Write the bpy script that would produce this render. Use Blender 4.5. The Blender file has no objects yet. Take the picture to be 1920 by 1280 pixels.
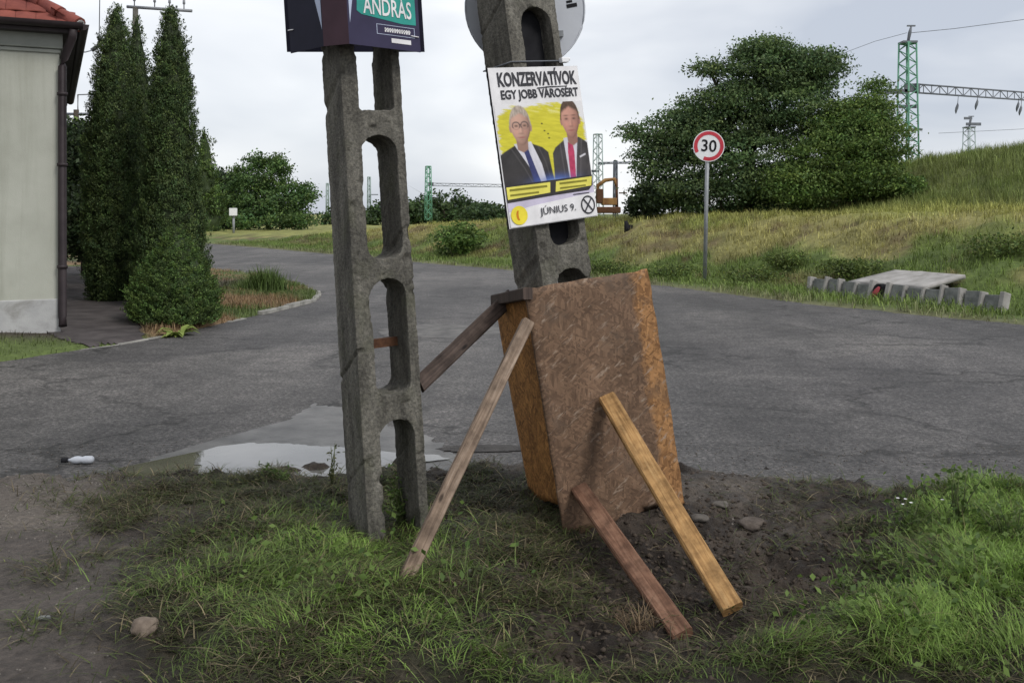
import bpy, bmesh, math, random
import numpy as np
from mathutils import Vector, Matrix, Euler
from mathutils.geometry import tessellate_polygon

random.seed(7)
RNG = np.random.default_rng(7)
R = math.radians
scene = bpy.context.scene
COL = scene.collection

# ------------------------------------------------------------------ camera
F, EYE, CX, CY = 1850.0, 1.6, 960.0, 400.0        # focal length in photo pixels, eye height, horizon
cam_data = bpy.data.cameras.new('camera')
cam = bpy.data.objects.new('camera', cam_data)
COL.objects.link(cam)
cam.location = (0, 0, EYE)
cam.rotation_euler = (R(90), 0, 0)
cam_data.sensor_width = 36.0
cam_data.lens = 36.0 * F / 1920.0
cam_data.shift_y = -(640.0 - CY) / 1920.0
cam_data.clip_start = 0.05
cam_data.clip_end = 3000
scene.camera = cam

# ------------------------------------------------------------------ sky, sun, exposure
SUN = Vector((0.62, -0.55, 0.85)).normalized()
world = bpy.data.worlds.new('World')
scene.world = world
world.use_nodes = True
wn, wl = world.node_tree.nodes, world.node_tree.links
wn.clear()
wo = wn.new('ShaderNodeOutputWorld')
sky = wn.new('ShaderNodeTexSky')
sky.sky_type = 'NISHITA'
sky.sun_disc = False
sky.sun_elevation = math.asin(SUN.z)
sky.sun_rotation = math.atan2(SUN.x, SUN.y)
bg1 = wn.new('ShaderNodeBackground'); bg1.inputs[1].default_value = 0.10
wl.new(sky.outputs[0], bg1.inputs[0])
tc = wn.new('ShaderNodeTexCoord')
mp = wn.new('ShaderNodeMapping'); mp.inputs['Scale'].default_value = (1.0, 1.0, 3.2)
mp.inputs['Location'].default_value = (0.35, 0.1, 0.18)
wl.new(tc.outputs['Generated'], mp.inputs[0])
nz = wn.new('ShaderNodeTexNoise'); nz.inputs['Scale'].default_value = 1.9; nz.inputs['Detail'].default_value = 5
nz.inputs['Roughness'].default_value = 0.45; nz.inputs['Distortion'].default_value = 0.4
wl.new(mp.outputs[0], nz.inputs['Vector'])
cr = wn.new('ShaderNodeValToRGB')
cr.color_ramp.elements[0].position = 0.36; cr.color_ramp.elements[0].color = (0.40, 0.43, 0.49, 1)
cr.color_ramp.elements[1].position = 0.64; cr.color_ramp.elements[1].color = (0.78, 0.785, 0.79, 1)
wl.new(nz.outputs[0], cr.inputs[0])
bg2 = wn.new('ShaderNodeBackground'); bg2.inputs[1].default_value = 1.0
wl.new(cr.outputs[0], bg2.inputs[0])
mx = wn.new('ShaderNodeMixShader'); mx.inputs[0].default_value = 0.90
wl.new(bg1.outputs[0], mx.inputs[1]); wl.new(bg2.outputs[0], mx.inputs[2]); wl.new(mx.outputs[0], wo.inputs[0])

sun_data = bpy.data.lights.new('sun', 'SUN')
sun_data.energy = 1.5; sun_data.angle = R(18); sun_data.color = (1.0, 0.97, 0.93)
sun = bpy.data.objects.new('sun', sun_data); COL.objects.link(sun)
sun.rotation_euler = SUN.to_track_quat('Z', 'Y').to_euler()

vs = scene.view_settings
vs.view_transform = 'Standard'; vs.look = 'None'; vs.gamma = 1.0; vs.use_curve_mapping = False
vs.exposure = 0.55
scene.cycles.max_bounces = 6
scene.cycles.transparent_max_bounces = 8

# ------------------------------------------------------------------ helpers: places
def P(px, py, d):
    """point seen at a photo pixel, d metres in front of the camera"""
    return Vector(((px - CX) / F * d, d, EYE - (py - CY) / F * d))

def G(px, py, z=0.0):
    """point of the level z seen at a photo pixel"""
    d = (EYE - z) * F / (py - CY)
    return Vector(((px - CX) / F * d, d, z))

def sstep(a, b, x):
    t = np.clip((x - a) / (b - a), 0, 1)
    return t * t * (3 - 2 * t)

def _hash(ix, iy, seed):
    h = (ix.astype(np.int64) * 374761393 + iy.astype(np.int64) * 668265263 + seed * 974634777) & 0x7fffffff
    h = ((h ^ (h >> 13)) * 1274126177) & 0x7fffffff
    return ((h ^ (h >> 16)) & 0xffff) / 65535.0

def vnoise(x, y, seed=0):
    x = np.asarray(x, float); y = np.asarray(y, float)
    ix, iy = np.floor(x), np.floor(y)
    fx, fy = x - ix, y - iy
    fx = fx * fx * (3 - 2 * fx); fy = fy * fy * (3 - 2 * fy)
    a = _hash(ix, iy, seed); b = _hash(ix + 1, iy, seed)
    c = _hash(ix, iy + 1, seed); d = _hash(ix + 1, iy + 1, seed)
    return (a * (1 - fx) + b * fx) * (1 - fy) + (c * (1 - fx) + d * fx) * fy

def fbm(x, y, seed=0, octaves=4, gain=0.5):
    t, amp, s = 0.0, 1.0, 0.0
    for k in range(octaves):
        t = t + amp * vnoise(np.asarray(x) * 2 ** k, np.asarray(y) * 2 ** k, seed + 17 * k)
        s += amp; amp *= gain
    return t / s

def poly_sdf(x, y, poly):
    """signed distance, positive inside"""
    x = np.asarray(x, float); y = np.asarray(y, float)
    d = np.full(x.shape, 1e9); ins = np.zeros(x.shape, bool)
    n = len(poly)
    for i in range(n):
        ax, ay = poly[i]; bx, by = poly[(i + 1) % n]
        ex, ey = bx - ax, by - ay
        t = np.clip(((x - ax) * ex + (y - ay) * ey) / (ex * ex + ey * ey), 0, 1)
        d = np.minimum(d, np.hypot(x - ax - t * ex, y - ay - t * ey))
        c = ((ay > y) != (by > y))
        xi = ax + (y - ay) / (by - ay if by != ay else 1e-9) * ex
        ins ^= c & (x < xi)
    return np.where(ins, d, -d)

# ------------------------------------------------------------------ helpers: objects
def tag(o, label=None, cat=None, group=None, kind=None):
    if label: o['label'] = label
    if cat: o['category'] = cat
    if group: o['group'] = group
    if kind: o['kind'] = kind
    return o

def empty(name, loc=(0, 0, 0), label=None, cat=None, group=None):
    o = bpy.data.objects.new(name, None); COL.objects.link(o)
    o.empty_display_size = 0.1
    o.location = loc
    return tag(o, label, cat, group)

def link(name, me, parent=None, mats=None, world_coords=True):
    o = bpy.data.objects.new(name, me); COL.objects.link(o)
    if mats is not None:
        for m in (mats if isinstance(mats, (list, tuple)) else [mats]): me.materials.append(m)
    if parent is not None:
        o.parent = parent
        if world_coords: o.matrix_parent_inverse = full_matrix(parent).inverted()
    return o

def full_matrix(o):
    m = Matrix.LocRotScale(o.location, o.rotation_euler, o.scale)
    if o.parent is not None:
        return full_matrix(o.parent) @ o.matrix_parent_inverse @ m
    return m

class MB:
    """collects polygons for ONE mesh object"""
    def __init__(s): s.v = []; s.f = []; s.m = []; s.smooth = []
    def poly(s, pts, mi=0, sm=False):
        i = len(s.v); s.v += [tuple(p) for p in pts]; s.f.append(tuple(range(i, i + len(pts)))); s.m.append(mi); s.smooth.append(sm)
    def faces(s, vs_, fs, mi=0, sm=False):
        i = len(s.v); s.v += [tuple(p) for p in vs_]
        for f in fs: s.f.append(tuple(i + k for k in f)); s.m.append(mi); s.smooth.append(sm)
    def box(s, c, sz, M=None, mi=0):
        x, y, z = (q / 2 for q in sz)
        vs_ = [Vector((c[0] + a * x, c[1] + b * y, c[2] + d * z)) for a in (-1, 1) for b in (-1, 1) for d in (-1, 1)]
        if M is not None: vs_ = [M @ v for v in vs_]
        s.faces(vs_, [(0, 1, 3, 2), (4, 6, 7, 5), (0, 4, 5, 1), (2, 3, 7, 6), (0, 2, 6, 4), (1, 5, 7, 3)], mi)
    def prism(s, pts, depth, M=None, mi=0):
        """2D outline (x,z) in the plane y=0, pushed to y=depth"""
        n = len(pts)
        a = [Vector((p[0], 0, p[1])) for p in pts] + [Vector((p[0], depth, p[1])) for p in pts]
        if M is not None: a = [M @ v for v in a]
        fs = [tuple(range(n)), tuple(range(2 * n - 1, n - 1, -1))] + [(i, i + n, (i + 1) % n + n, (i + 1) % n) for i in range(n)]
        s.faces(a, fs, mi)
    def tube(s, pts, rad, n=8, mi=0, cap=True, sm=True):
        pts = [Vector(p) for p in pts]
        if not isinstance(rad, (list, tuple)): rad = [rad] * len(pts)
        base = len(s.v)
        for i, p in enumerate(pts):
            t = (pts[min(i + 1, len(pts) - 1)] - pts[max(i - 1, 0)]).normalized()
            up = Vector((0, 0, 1)) if abs(t.z) < 0.95 else Vector((1, 0, 0))
            a = t.cross(up).normalized(); b = t.cross(a)
            for k in range(n):
                an = 2 * math.pi * k / n
                s.v.append(tuple(p + rad[i] * (math.cos(an) * a + math.sin(an) * b)))
        for i in range(len(pts) - 1):
            for k in range(n):
                k2 = (k + 1) % n
                s.f.append((base + i * n + k, base + i * n + k2, base + (i + 1) * n + k2, base + (i + 1) * n + k)); s.m.append(mi); s.smooth.append(sm)
        if cap:
            s.f.append(tuple(base + k for k in range(n))); s.m.append(mi); s.smooth.append(False)
            s.f.append(tuple(base + (len(pts) - 1) * n + k for k in reversed(range(n)))); s.m.append(mi); s.smooth.append(False)
    def build(s, name, mats, parent=None, bevel=0, world_coords=True):
        me = bpy.data.meshes.new(name); me.from_pydata(s.v, [], s.f)
        me.polygons.foreach_set('material_index', s.m); me.polygons.foreach_set('use_smooth', s.smooth)
        bm = bmesh.new(); bm.from_mesh(me)
        if bevel:
            bmesh.ops.remove_doubles(bm, verts=bm.verts, dist=1e-5)
        bmesh.ops.recalc_face_normals(bm, faces=bm.faces)
        bm.to_mesh(me); bm.free(); me.update()
        o = link(name, me, parent, mats, world_coords)
        if bevel:
            md = o.modifiers.new('bevel', 'BEVEL'); md.width = bevel; md.segments = 2; md.limit_method = 'ANGLE'
        return o

def mesh_np(name, verts, faces, mats, parent=None, col=None, smooth=False, world_coords=True):
    me = bpy.data.meshes.new(name)
    verts = np.asarray(verts, np.float32); faces = np.asarray(faces, np.int32)
    nf, k = faces.shape
    me.vertices.add(len(verts)); me.vertices.foreach_set('co', verts.ravel())
    me.loops.add(nf * k); me.loops.foreach_set('vertex_index', faces.ravel())
    me.polygons.add(nf); me.polygons.foreach_set('loop_start', np.arange(0, nf * k, k, dtype=np.int32))
    if smooth: me.polygons.foreach_set('use_smooth', np.ones(nf, bool))
    me.update(calc_edges=True)
    if col is not None:
        a = me.attributes.new('Col', 'FLOAT_COLOR', 'POINT')
        c = np.ones((len(verts), 4), np.float32); c[:, :3] = col
        a.data.foreach_set('color', c.ravel())
    return link(name, me, parent, mats, world_coords)

def grid_mesh(name, xs, ys, hfun, mats, colfun=None, kind='structure', keep=None):
    X, Y = np.meshgrid(xs, ys)
    Z = hfun(X, Y)
    v = np.stack([X.ravel(), Y.ravel(), Z.ravel()], 1)
    nx, ny = len(xs), len(ys)
    i = np.arange(nx * ny).reshape(ny, nx)
    f = np.stack([i[:-1, :-1], i[:-1, 1:], i[1:, 1:], i[1:, :-1]], -1).reshape(-1, 4)
    if keep is not None:
        k = keep(X, Y).ravel()
        f = f[k[f].any(1)]
    col = colfun(X, Y, Z).reshape(-1, 3) if colfun else None
    o = mesh_np(name, v, f, mats, col=col, smooth=True)
    o['kind'] = kind
    return o

# ------------------------------------------------------------------ helpers: materials
def newmat(name):
    m = bpy.data.materials.new(name); m.use_nodes = True
    nt = m.node_tree
    return m, nt.nodes, nt.links, nt.nodes['Principled BSDF']

def ramp(n, stops):
    r = n.new('ShaderNodeValToRGB')
    e = r.color_ramp.elements
    while len(e) < len(stops): e.new(0.5)
    for el, (p, c) in zip(e, stops): el.position = p; el.color = (*c, 1)
    return r

def noise_node(n, l, vec, scale, detail=4, rough=0.55, dist=0.0):
    t = n.new('ShaderNodeTexNoise'); t.inputs['Scale'].default_value = scale; t.inputs['Detail'].default_value = detail
    t.inputs['Roughness'].default_value = rough; t.inputs['Distortion'].default_value = dist
    if vec is not None: l.new(vec, t.inputs['Vector'])
    return t

def mixc(n, l, fac, a, b, mode='MIX'):
    m = n.new('ShaderNodeMix'); m.data_type = 'RGBA'; m.blend_type = mode
    for sock, v in ((m.inputs[0], fac), (m.inputs[6], a), (m.inputs[7], b)):
        if hasattr(v, 'node'): l.new(v, sock)
        elif isinstance(v, tuple): sock.default_value = (*v, 1)
        else: sock.default_value = v
    return m.outputs[2]

def bump(n, l, bsdf, h, strength=0.3, dist=0.02):
    b = n.new('ShaderNodeBump'); b.inputs['Strength'].default_value = strength; b.inputs['Distance'].default_value = dist
    l.new(h, b.inputs['Height']); l.new(b.outputs[0], bsdf.inputs['Normal'])

def pmat(name, c1, c2, scale=6, rough=0.8, bs=0.25, bscale=60, bdist=0.01, detail=5, spec=0.3, metal=0.0):
    """two-tone mottled surface with fine relief"""
    m, n, l, b = newmat(name)
    tc = n.new('ShaderNodeTexCoord')
    a = noise_node(n, l, tc.outputs['Object'], scale, detail, 0.6)
    r = ramp(n, [(0.33, c1), (0.67, c2)]); l.new(a.outputs[0], r.inputs[0])
    l.new(r.outputs[0], b.inputs['Base Color'])
    b.inputs['Roughness'].default_value = rough; b.inputs['Specular IOR Level'].default_value = spec
    b.inputs['Metallic'].default_value = metal
    if bs:
        h = noise_node(n, l, tc.outputs['Object'], bscale, 4, 0.6)
        bump(n, l, b, h.outputs[0], bs, bdist)
    return m

def foliage_mat(name, dark, light, trans=0.25, rough=0.6, attr=False):
    m, n, l, b = newmat(name)
    g = n.new('ShaderNodeNewGeometry')
    r = ramp(n, [(0.0, dark), (1.0, light)])
    l.new(g.outputs['Random Per Island'], r.inputs[0])
    c = r.outputs[0]
    if attr:
        at = n.new('ShaderNodeAttribute'); at.attribute_name = 'Col'
        c = mixc(n, l, 1.0, at.outputs['Color'], c, 'MULTIPLY')
    l.new(c, b.inputs['Base Color'])
    b.inputs['Roughness'].default_value = rough; b.inputs['Specular IOR Level'].default_value = 0.25
    t = n.new('ShaderNodeBsdfTranslucent'); l.new(c, t.inputs[0])
    ms = n.new('ShaderNodeMixShader'); ms.inputs[0].default_value = trans
    l.new(b.outputs[0], ms.inputs[1]); l.new(t.outputs[0], ms.inputs[2])
    l.new(ms.outputs[0], n['Material Output'].inputs[0])
    return m

# ------------------------------------------------------------------ materials
def asphalt_mat():
    m, n, l, b = newmat('asphalt')
    tc = n.new('ShaderNodeTexCoord'); v = tc.outputs['Object']
    big = noise_node(n, l, v, 0.28, 5, 0.6, 0.6)
    r1 = ramp(n, [(0.32, (0.050, 0.048, 0.048)), (0.5, (0.076, 0.073, 0.072)), (0.68, (0.108, 0.103, 0.100))]); l.new(big.outputs[0], r1.inputs[0])
    grain = noise_node(n, l, v, 30, 5, 0.85)
    r2 = ramp(n, [(0.36, (0.22, 0.22, 0.22)), (0.50, (0.90, 0.90, 0.90)), (0.64, (2.5, 2.45, 2.4))]); l.new(grain.outputs[0], r2.inputs[0])
    c = mixc(n, l, 0.85, r1.outputs[0], r2.outputs[0], 'MULTIPLY')
    # patch repairs: cells of slightly different tone
    vo = n.new('ShaderNodeTexVoronoi'); vo.inputs['Scale'].default_value = 0.22
    wob = noise_node(n, l, v, 1.2, 4, 0.6)
    vv = n.new('ShaderNodeVectorMath'); vv.operation = 'MULTIPLY_ADD'; vv.inputs[1].default_value = (0.9, 0.9, 0.9)
    l.new(wob.outputs['Color'], vv.inputs[0]); l.new(v, vv.inputs[2]); l.new(vv.outputs[0], vo.inputs['Vector'])
    r3 = ramp(n, [(0.0, (0.78, 0.78, 0.80)), (1.0, (1.16, 1.15, 1.13))])
    sp = n.new('ShaderNodeSeparateColor'); l.new(vo.outputs['Color'], sp.inputs[0]); l.new(sp.outputs[0], r3.inputs[0])
    c = mixc(n, l, 0.8, c, r3.outputs[0], 'MULTIPLY')
    # cracks
    vc = n.new('ShaderNodeTexVoronoi'); vc.feature = 'DISTANCE_TO_EDGE'; vc.inputs['Scale'].default_value = 0.55
    v2 = n.new('ShaderNodeVectorMath'); v2.operation = 'MULTIPLY_ADD'; v2.inputs[1].default_value = (0.8, 0.8, 0.8)
    w2 = noise_node(n, l, v, 2.5, 5, 0.7); l.new(w2.outputs['Color'], v2.inputs[0]); l.new(v, v2.inputs[2]); l.new(v2.outputs[0], vc.inputs['Vector'])
    rc = ramp(n, [(0.0, (1, 1, 1)), (0.030, (0, 0, 0))]); l.new(vc.outputs['Distance'], rc.inputs[0])
    msk = noise_node(n, l, v, 0.5, 3, 0.5); rm = ramp(n, [(0.42, (0, 0, 0)), (0.56, (1, 1, 1))]); l.new(msk.outputs[0], rm.inputs[0])
    cf = mixc(n, l, 1.0, rc.outputs[0], rm.outputs[0], 'MULTIPLY')
    c = mixc(n, l, cf, c, (0.022, 0.021, 0.020))
    # dusty pale smears
    du = noise_node(n, l, v, 0.9, 6, 0.65, 1.0); rd = ramp(n, [(0.60, (0, 0, 0)), (0.78, (0.55, 0.55, 0.55))]); l.new(du.outputs[0], rd.inputs[0])
    c = mixc(n, l, rd.outputs[0], c, (0.15, 0.14, 0.128))
    mo = noise_node(n, l, v, 4.5, 6, 0.75, 0.4); rmo = ramp(n, [(0.34, (0.62, 0.62, 0.62)), (0.66, (1.35, 1.34, 1.32))]); l.new(mo.outputs[0], rmo.inputs[0])
    c = mixc(n, l, 0.9, c, rmo.outputs[0], 'MULTIPLY')
    tm = n.new('ShaderNodeMapping'); tm.inputs['Rotation'].default_value = (0, 0, 0.55); tm.inputs['Scale'].default_value = (0.9, 0.05, 1); l.new(v, tm.inputs[0])
    tk = noise_node(n, l, tm.outputs[0], 1.0, 4, 0.6); rtk = ramp(n, [(0.38, (0.80, 0.80, 0.80)), (0.62, (1.18, 1.17, 1.16))]); l.new(tk.outputs[0], rtk.inputs[0])
    c = mixc(n, l, 0.9, c, rtk.outputs[0], 'MULTIPLY')
    l.new(c, b.inputs['Base Color'])
    b.inputs['Roughness'].default_value = 0.72; b.inputs['Specular IOR Level'].default_value = 0.35
    bump(n, l, b, grain.outputs[0], 0.55, 0.012)
    return m

def attr_ground_mat(name, gscale=40, contrast=0.8, bstr=0.6, bdist=0.03):
    m, n, l, b = newmat(name)
    at = n.new('ShaderNodeAttribute'); at.attribute_name = 'Col'
    tc = n.new('ShaderNodeTexCoord')
    g = noise_node(n, l, tc.outputs['Object'], gscale, 6, 0.7)
    r = ramp(n, [(0.25, (0.45, 0.45, 0.46)), (0.5, (0.95, 0.95, 0.95)), (0.75, (1.55, 1.52, 1.48))]); l.new(g.outputs[0], r.inputs[0])
    c = mixc(n, l, contrast, at.outputs['Color'], r.outputs[0], 'MULTIPLY')
    l.new(c, b.inputs['Base Color']); b.inputs['Roughness'].default_value = 0.85; b.inputs['Specular IOR Level'].default_value = 0.25
    bump(n, l, b, g.outputs[0], bstr, bdist)
    return m

def concrete_post_mat(name, tint=1.0):
    m, n, l, b = newmat(name)
    tc = n.new('ShaderNodeTexCoord'); v = tc.outputs['Object']
    mp = n.new('ShaderNodeMapping'); mp.inputs['Scale'].default_value = (1, 1, 0.22); l.new(v, mp.inputs[0])
    st = noise_node(n, l, mp.outputs[0], 14, 5, 0.65)
    r = ramp(n, [(0.28, (0.055 * tint, 0.052 * tint, 0.046 * tint)), (0.52, (0.125 * tint, 0.118 * tint, 0.102 * tint)), (0.75, (0.20 * tint, 0.19 * tint, 0.165 * tint))]); l.new(st.outputs[0], r.inputs[0])
    g = noise_node(n, l, v, 75, 4, 0.7)
    r2 = ramp(n, [(0.3, (0.45, 0.45, 0.44)), (0.5, (1, 1, 1)), (0.72, (1.6, 1.58, 1.5))]); l.new(g.outputs[0], r2.inputs[0])
    c = mixc(n, l, 0.85, r.outputs[0], r2.outputs[0], 'MULTIPLY')
    li = noise_node(n, l, v, 5, 4, 0.6); rl = ramp(n, [(0.52, (0, 0, 0)), (0.72, (0.5, 0.5, 0.5))]); l.new(li.outputs[0], rl.inputs[0])
    c = mixc(n, l, rl.outputs[0], c, (0.085, 0.088, 0.055))
    l.new(c, b.inputs['Base Color']); b.inputs['Roughness'].default_value = 0.9; b.inputs['Specular IOR Level'].default_value = 0.2
    bump(n, l, b, g.outputs[0], 0.7, 0.012)
    return m

def osb_mat(name, base_dark, base_light, weathered=False):
    m, n, l, b = newmat(name)
    uv = n.new('ShaderNodeUVMap'); v = uv.outputs[0]
    outs = []
    for k, (ang, off) in enumerate(((0.5, 0.0), (-0.55, 3.1), (1.35, 7.7))):
        mp = n.new('ShaderNodeMapping'); mp.inputs['Rotation'].default_value = (0, 0, ang); mp.inputs['Location'].default_value = (off, off * 0.7, 0)
        mp.vector_type = 'TEXTURE'; mp.inputs['Scale'].default_value = (1 / 15.0, 1 / 80.0, 1); l.new(v, mp.inputs[0])
        vo = n.new('ShaderNodeTexVoronoi'); vo.inputs['Scale'].default_value = 1.0; l.new(mp.outputs[0], vo.inputs['Vector'])
        outs.append(vo)
    s1 = n.new('ShaderNodeSeparateColor'); l.new(outs[0].outputs['Color'], s1.inputs[0])
    s2 = n.new('ShaderNodeSeparateColor'); l.new(outs[1].outputs['Color'], s2.inputs[0])
    s3 = n.new('ShaderNodeSeparateColor'); l.new(outs[2].outputs['Color'], s3.inputs[0])
    gt = n.new('ShaderNodeMath'); gt.operation = 'GREATER_THAN'; gt.inputs[1].default_value = 0.5; l.new(s1.outputs[1], gt.inputs[0])
    gt2 = n.new('ShaderNodeMath'); gt2.operation = 'GREATER_THAN'; gt2.inputs[1].default_value = 0.6; l.new(s2.outputs[1], gt2.inputs[0])
    f = mixc(n, l, gt.outputs[0], s1.outputs[0], s2.outputs[0]); f = mixc(n, l, gt2.outputs[0], f, s3.outputs[0])
    mid = tuple((a + c) / 2 for a, c in zip(base_dark, base_light))
    r = ramp(n, [(0.0, base_dark), (0.55, mid), (1.0, base_light)]); l.new(f, r.inputs[0])
    c = r.outputs[0]
    st = noise_node(n, l, v, 4.5, 5, 0.65)
    rs = ramp(n, [(0.3, (0.5, 0.48, 0.46)), (0.65, (1.1, 1.1, 1.1))]); l.new(st.outputs[0], rs.inputs[0])
    c = mixc(n, l, 0.75, c, rs.outputs[0], 'MULTIPLY')
    if weathered:
        # fresh orange strip along one edge, where the sheet had been covered, and pale scuffs
        sx = n.new('ShaderNodeSeparateXYZ'); l.new(v, sx.inputs[0])
        w = noise_node(n, l, v, 9, 4, 0.7)
        ad = n.new('ShaderNodeMath'); ad.operation = 'MULTIPLY_ADD'; ad.inputs[1].default_value = 0.16; l.new(w.outputs[0], ad.inputs[0]); l.new(sx.outputs[0], ad.inputs[2])
        re = ramp(n, [(0.700, (0, 0, 0)), (0.745, (0.85, 0.85, 0.85))]); l.new(ad.outputs[0], re.inputs[0])
        ro = ramp(n, [(0.0, (0.15, 0.070, 0.025)), (1.0, (0.38, 0.195, 0.075))]); l.new(f, ro.inputs[0])
        c = mixc(n, l, re.outputs[0], c, ro.outputs[0])
        mp = n.new('ShaderNodeMapping'); mp.inputs['Rotation'].default_value = (0, 0, 0.5); mp.vector_type = 'TEXTURE'; mp.inputs['Scale'].default_value = (1 / 7.0, 1 / 30.0, 1); l.new(v, mp.inputs[0])
        sc = noise_node(n, l, mp.outputs[0], 1.0, 4, 0.7, 0.5)
        rc = ramp(n, [(0.58, (0, 0, 0)), (0.70, (0.9, 0.9, 0.9))]); l.new(sc.outputs[0], rc.inputs[0])
        c = mixc(n, l, rc.outputs[0], c, (0.30, 0.23, 0.175))
        mud = noise_node(n, l, v, 2.6, 6, 0.7); rmud = ramp(n, [(0.52, (0, 0, 0)), (0.72, (0.7, 0.7, 0.7))]); l.new(mud.outputs[0], rmud.inputs[0])
        c = mixc(n, l, rmud.outputs[0], c, (0.075, 0.058, 0.045))
    l.new(c, b.inputs['Base Color']); b.inputs['Roughness'].default_value = 0.7; b.inputs['Specular IOR Level'].default_value = 0.25
    bump(n, l, b, f, 0.6, 0.006)
    return m

def wood_mat(name, c1, c2, c3, knots=True):
    m, n, l, b = newmat(name)
    uv = n.new('ShaderNodeUVMap'); v = uv.outputs[0]
    mp = n.new('ShaderNodeMapping'); mp.inputs['Scale'].default_value = (3.0, 60, 1); l.new(v, mp.inputs[0])
    g = noise_node(n, l, mp.outputs[0], 1.0, 6, 0.65, 0.6)
    r = ramp(n, [(0.28, c1), (0.5, c2), (0.74, c3)]); l.new(g.outputs[0], r.inputs[0])
    st = noise_node(n, l, v, 9, 5, 0.65)
    rs = ramp(n, [(0.32, (0.30, 0.28, 0.27)), (0.60, (1.08, 1.08, 1.08))]); l.new(st.outputs[0], rs.inputs[0])
    c = mixc(n, l, 0.8, r.outputs[0], rs.outputs[0], 'MULTIPLY')
    if knots:
        mk = n.new('ShaderNodeMapping'); mk.inputs['Scale'].default_value = (5, 14, 1); l.new(v, mk.inputs[0])
        vo = n.new('ShaderNodeTexVoronoi'); vo.inputs['Scale'].default_value = 1.0; l.new(mk.outputs[0], vo.inputs['Vector'])
        rk = ramp(n, [(0.08, (1, 1, 1)), (0.16, (0, 0, 0))]); l.new(vo.outputs['Distance'], rk.inputs[0])
        c = mixc(n, l, rk.outputs[0], c, tuple(q * 0.45 for q in c1))
    l.new(c, b.inputs['Base Color']); b.inputs['Roughness'].default_value = 0.75; b.inputs['Specular IOR Level'].default_value = 0.2
    bump(n, l, b, g.outputs[0], 0.4, 0.004)
    return m

M = {}
M['asphalt'] = asphalt_mat()
M['verge'] = attr_ground_mat('verge_soil', 26, 0.9, 1.0, 0.04)
M['verge'].node_tree.nodes['Principled BSDF'].inputs['Roughness'].default_value = 0.62
M['bank'] = attr_ground_mat('bank_soil', 9, 0.7, 0.6, 0.05)
M['lot'] = attr_ground_mat('lot_soil', 14, 0.8, 0.5, 0.03)
M['path'] = pmat('path_tarmac', (0.040, 0.034, 0.034), (0.085, 0.074, 0.072), 3, 0.85, 0.4, 50)
M['field'] = pmat('field_grass', (0.085, 0.105, 0.035), (0.16, 0.155, 0.06), 0.15, 0.9, 0.3, 2)
M['post'] = concrete_post_mat('post_concrete', 0.92)
M['post2'] = concrete_post_mat('post_concrete_grey', 1.0)
M['osb'] = osb_mat('osb_weathered', (0.100, 0.060, 0.038), (0.200, 0.124, 0.078), True)
M['osb_orange'] = osb_mat('osb_orange', (0.160, 0.070, 0.020), (0.42, 0.200, 0.060))
M['wood_grey'] = wood_mat('wood_grey', (0.10, 0.07, 0.05), (0.20, 0.145, 0.105), (0.31, 0.24, 0.185))
M['wood_dark'] = wood_mat('wood_dark', (0.035, 0.027, 0.024), (0.075, 0.055, 0.046), (0.13, 0.095, 0.08))
M['wood_gold'] = wood_mat('wood_gold', (0.16, 0.085, 0.034), (0.36, 0.205, 0.080), (0.50, 0.32, 0.145))
M['wood_red'] = wood_mat('wood_red', (0.085, 0.042, 0.026), (0.185, 0.098, 0.062), (0.28, 0.165, 0.11))
M['rust'] = pmat('rust', (0.05, 0.022, 0.012), (0.13, 0.06, 0.03), 20, 0.85)
M['rust_orange'] = pmat('rust_orange', (0.14, 0.06, 0.025), (0.30, 0.17, 0.06), 2, 0.8)
M['mast_dark'] = pmat('mast_dark', (0.10, 0.11, 0.13), (0.17, 0.18, 0.20), 2, 0.6, 0.0)
M['galv'] = pmat('galvanised', (0.20, 0.21, 0.22), (0.30, 0.31, 0.32), 8, 0.55, 0.1, 60, metal=0.3)
M['sign_back'] = pmat('sign_back', (0.42, 0.44, 0.48), (0.52, 0.54, 0.58), 3, 0.5, 0.05, 30)
M['sign_white'] = pmat('sign_white', (0.70, 0.70, 0.72), (0.80, 0.80, 0.80), 5, 0.45, 0.0)
M['sign_red'] = pmat('sign_red', (0.42, 0.03, 0.05), (0.55, 0.05, 0.07), 6, 0.45, 0.0)
M['black'] = pmat('black_print', (0.012, 0.012, 0.014), (0.022, 0.022, 0.025), 10, 0.85, 0.0, spec=0.1)
M['conc_pale'] = pmat('concrete_pale', (0.22, 0.21, 0.195), (0.36, 0.345, 0.33), 4, 0.85, 0.4, 40)
M['conc_dark'] = pmat('concrete_dark', (0.10, 0.105, 0.10), (0.20, 0.205, 0.195), 7, 0.9, 0.4, 40)
M['conc_top'] = pmat('concrete_top', (0.17, 0.165, 0.16), (0.27, 0.26, 0.25), 4, 0.7, 0.4, 45)
M['whitewash'] = pmat('whitewash', (0.34, 0.33, 0.31), (0.60, 0.59, 0.57), 3.5, 0.8, 0.3, 30)
M['moss'] = pmat('mossy_concrete', (0.10, 0.105, 0.07), (0.21, 0.205, 0.15), 9, 0.9, 0.5, 40)
M['kerb'] = pmat('kerb_concrete', (0.17, 0.165, 0.15), (0.36, 0.35, 0.32), 5, 0.9, 0.4, 40)

# ------------------------------------------------------------------ terrain
EY = [-30, 5, 14.1, 17.2, 20.4, 24.7, 27.7, 32.2, 37.9, 49.3, 60, 120, 400]
EX = [34, 12.5, 7.3, 5.3, 3.9, 1.87, 0.0, -3.1, -6.6, -14.1, -22, -70, -300]
def bank_s(x, y):
    return (x - np.interp(y, EY, EX)) * 0.854

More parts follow.
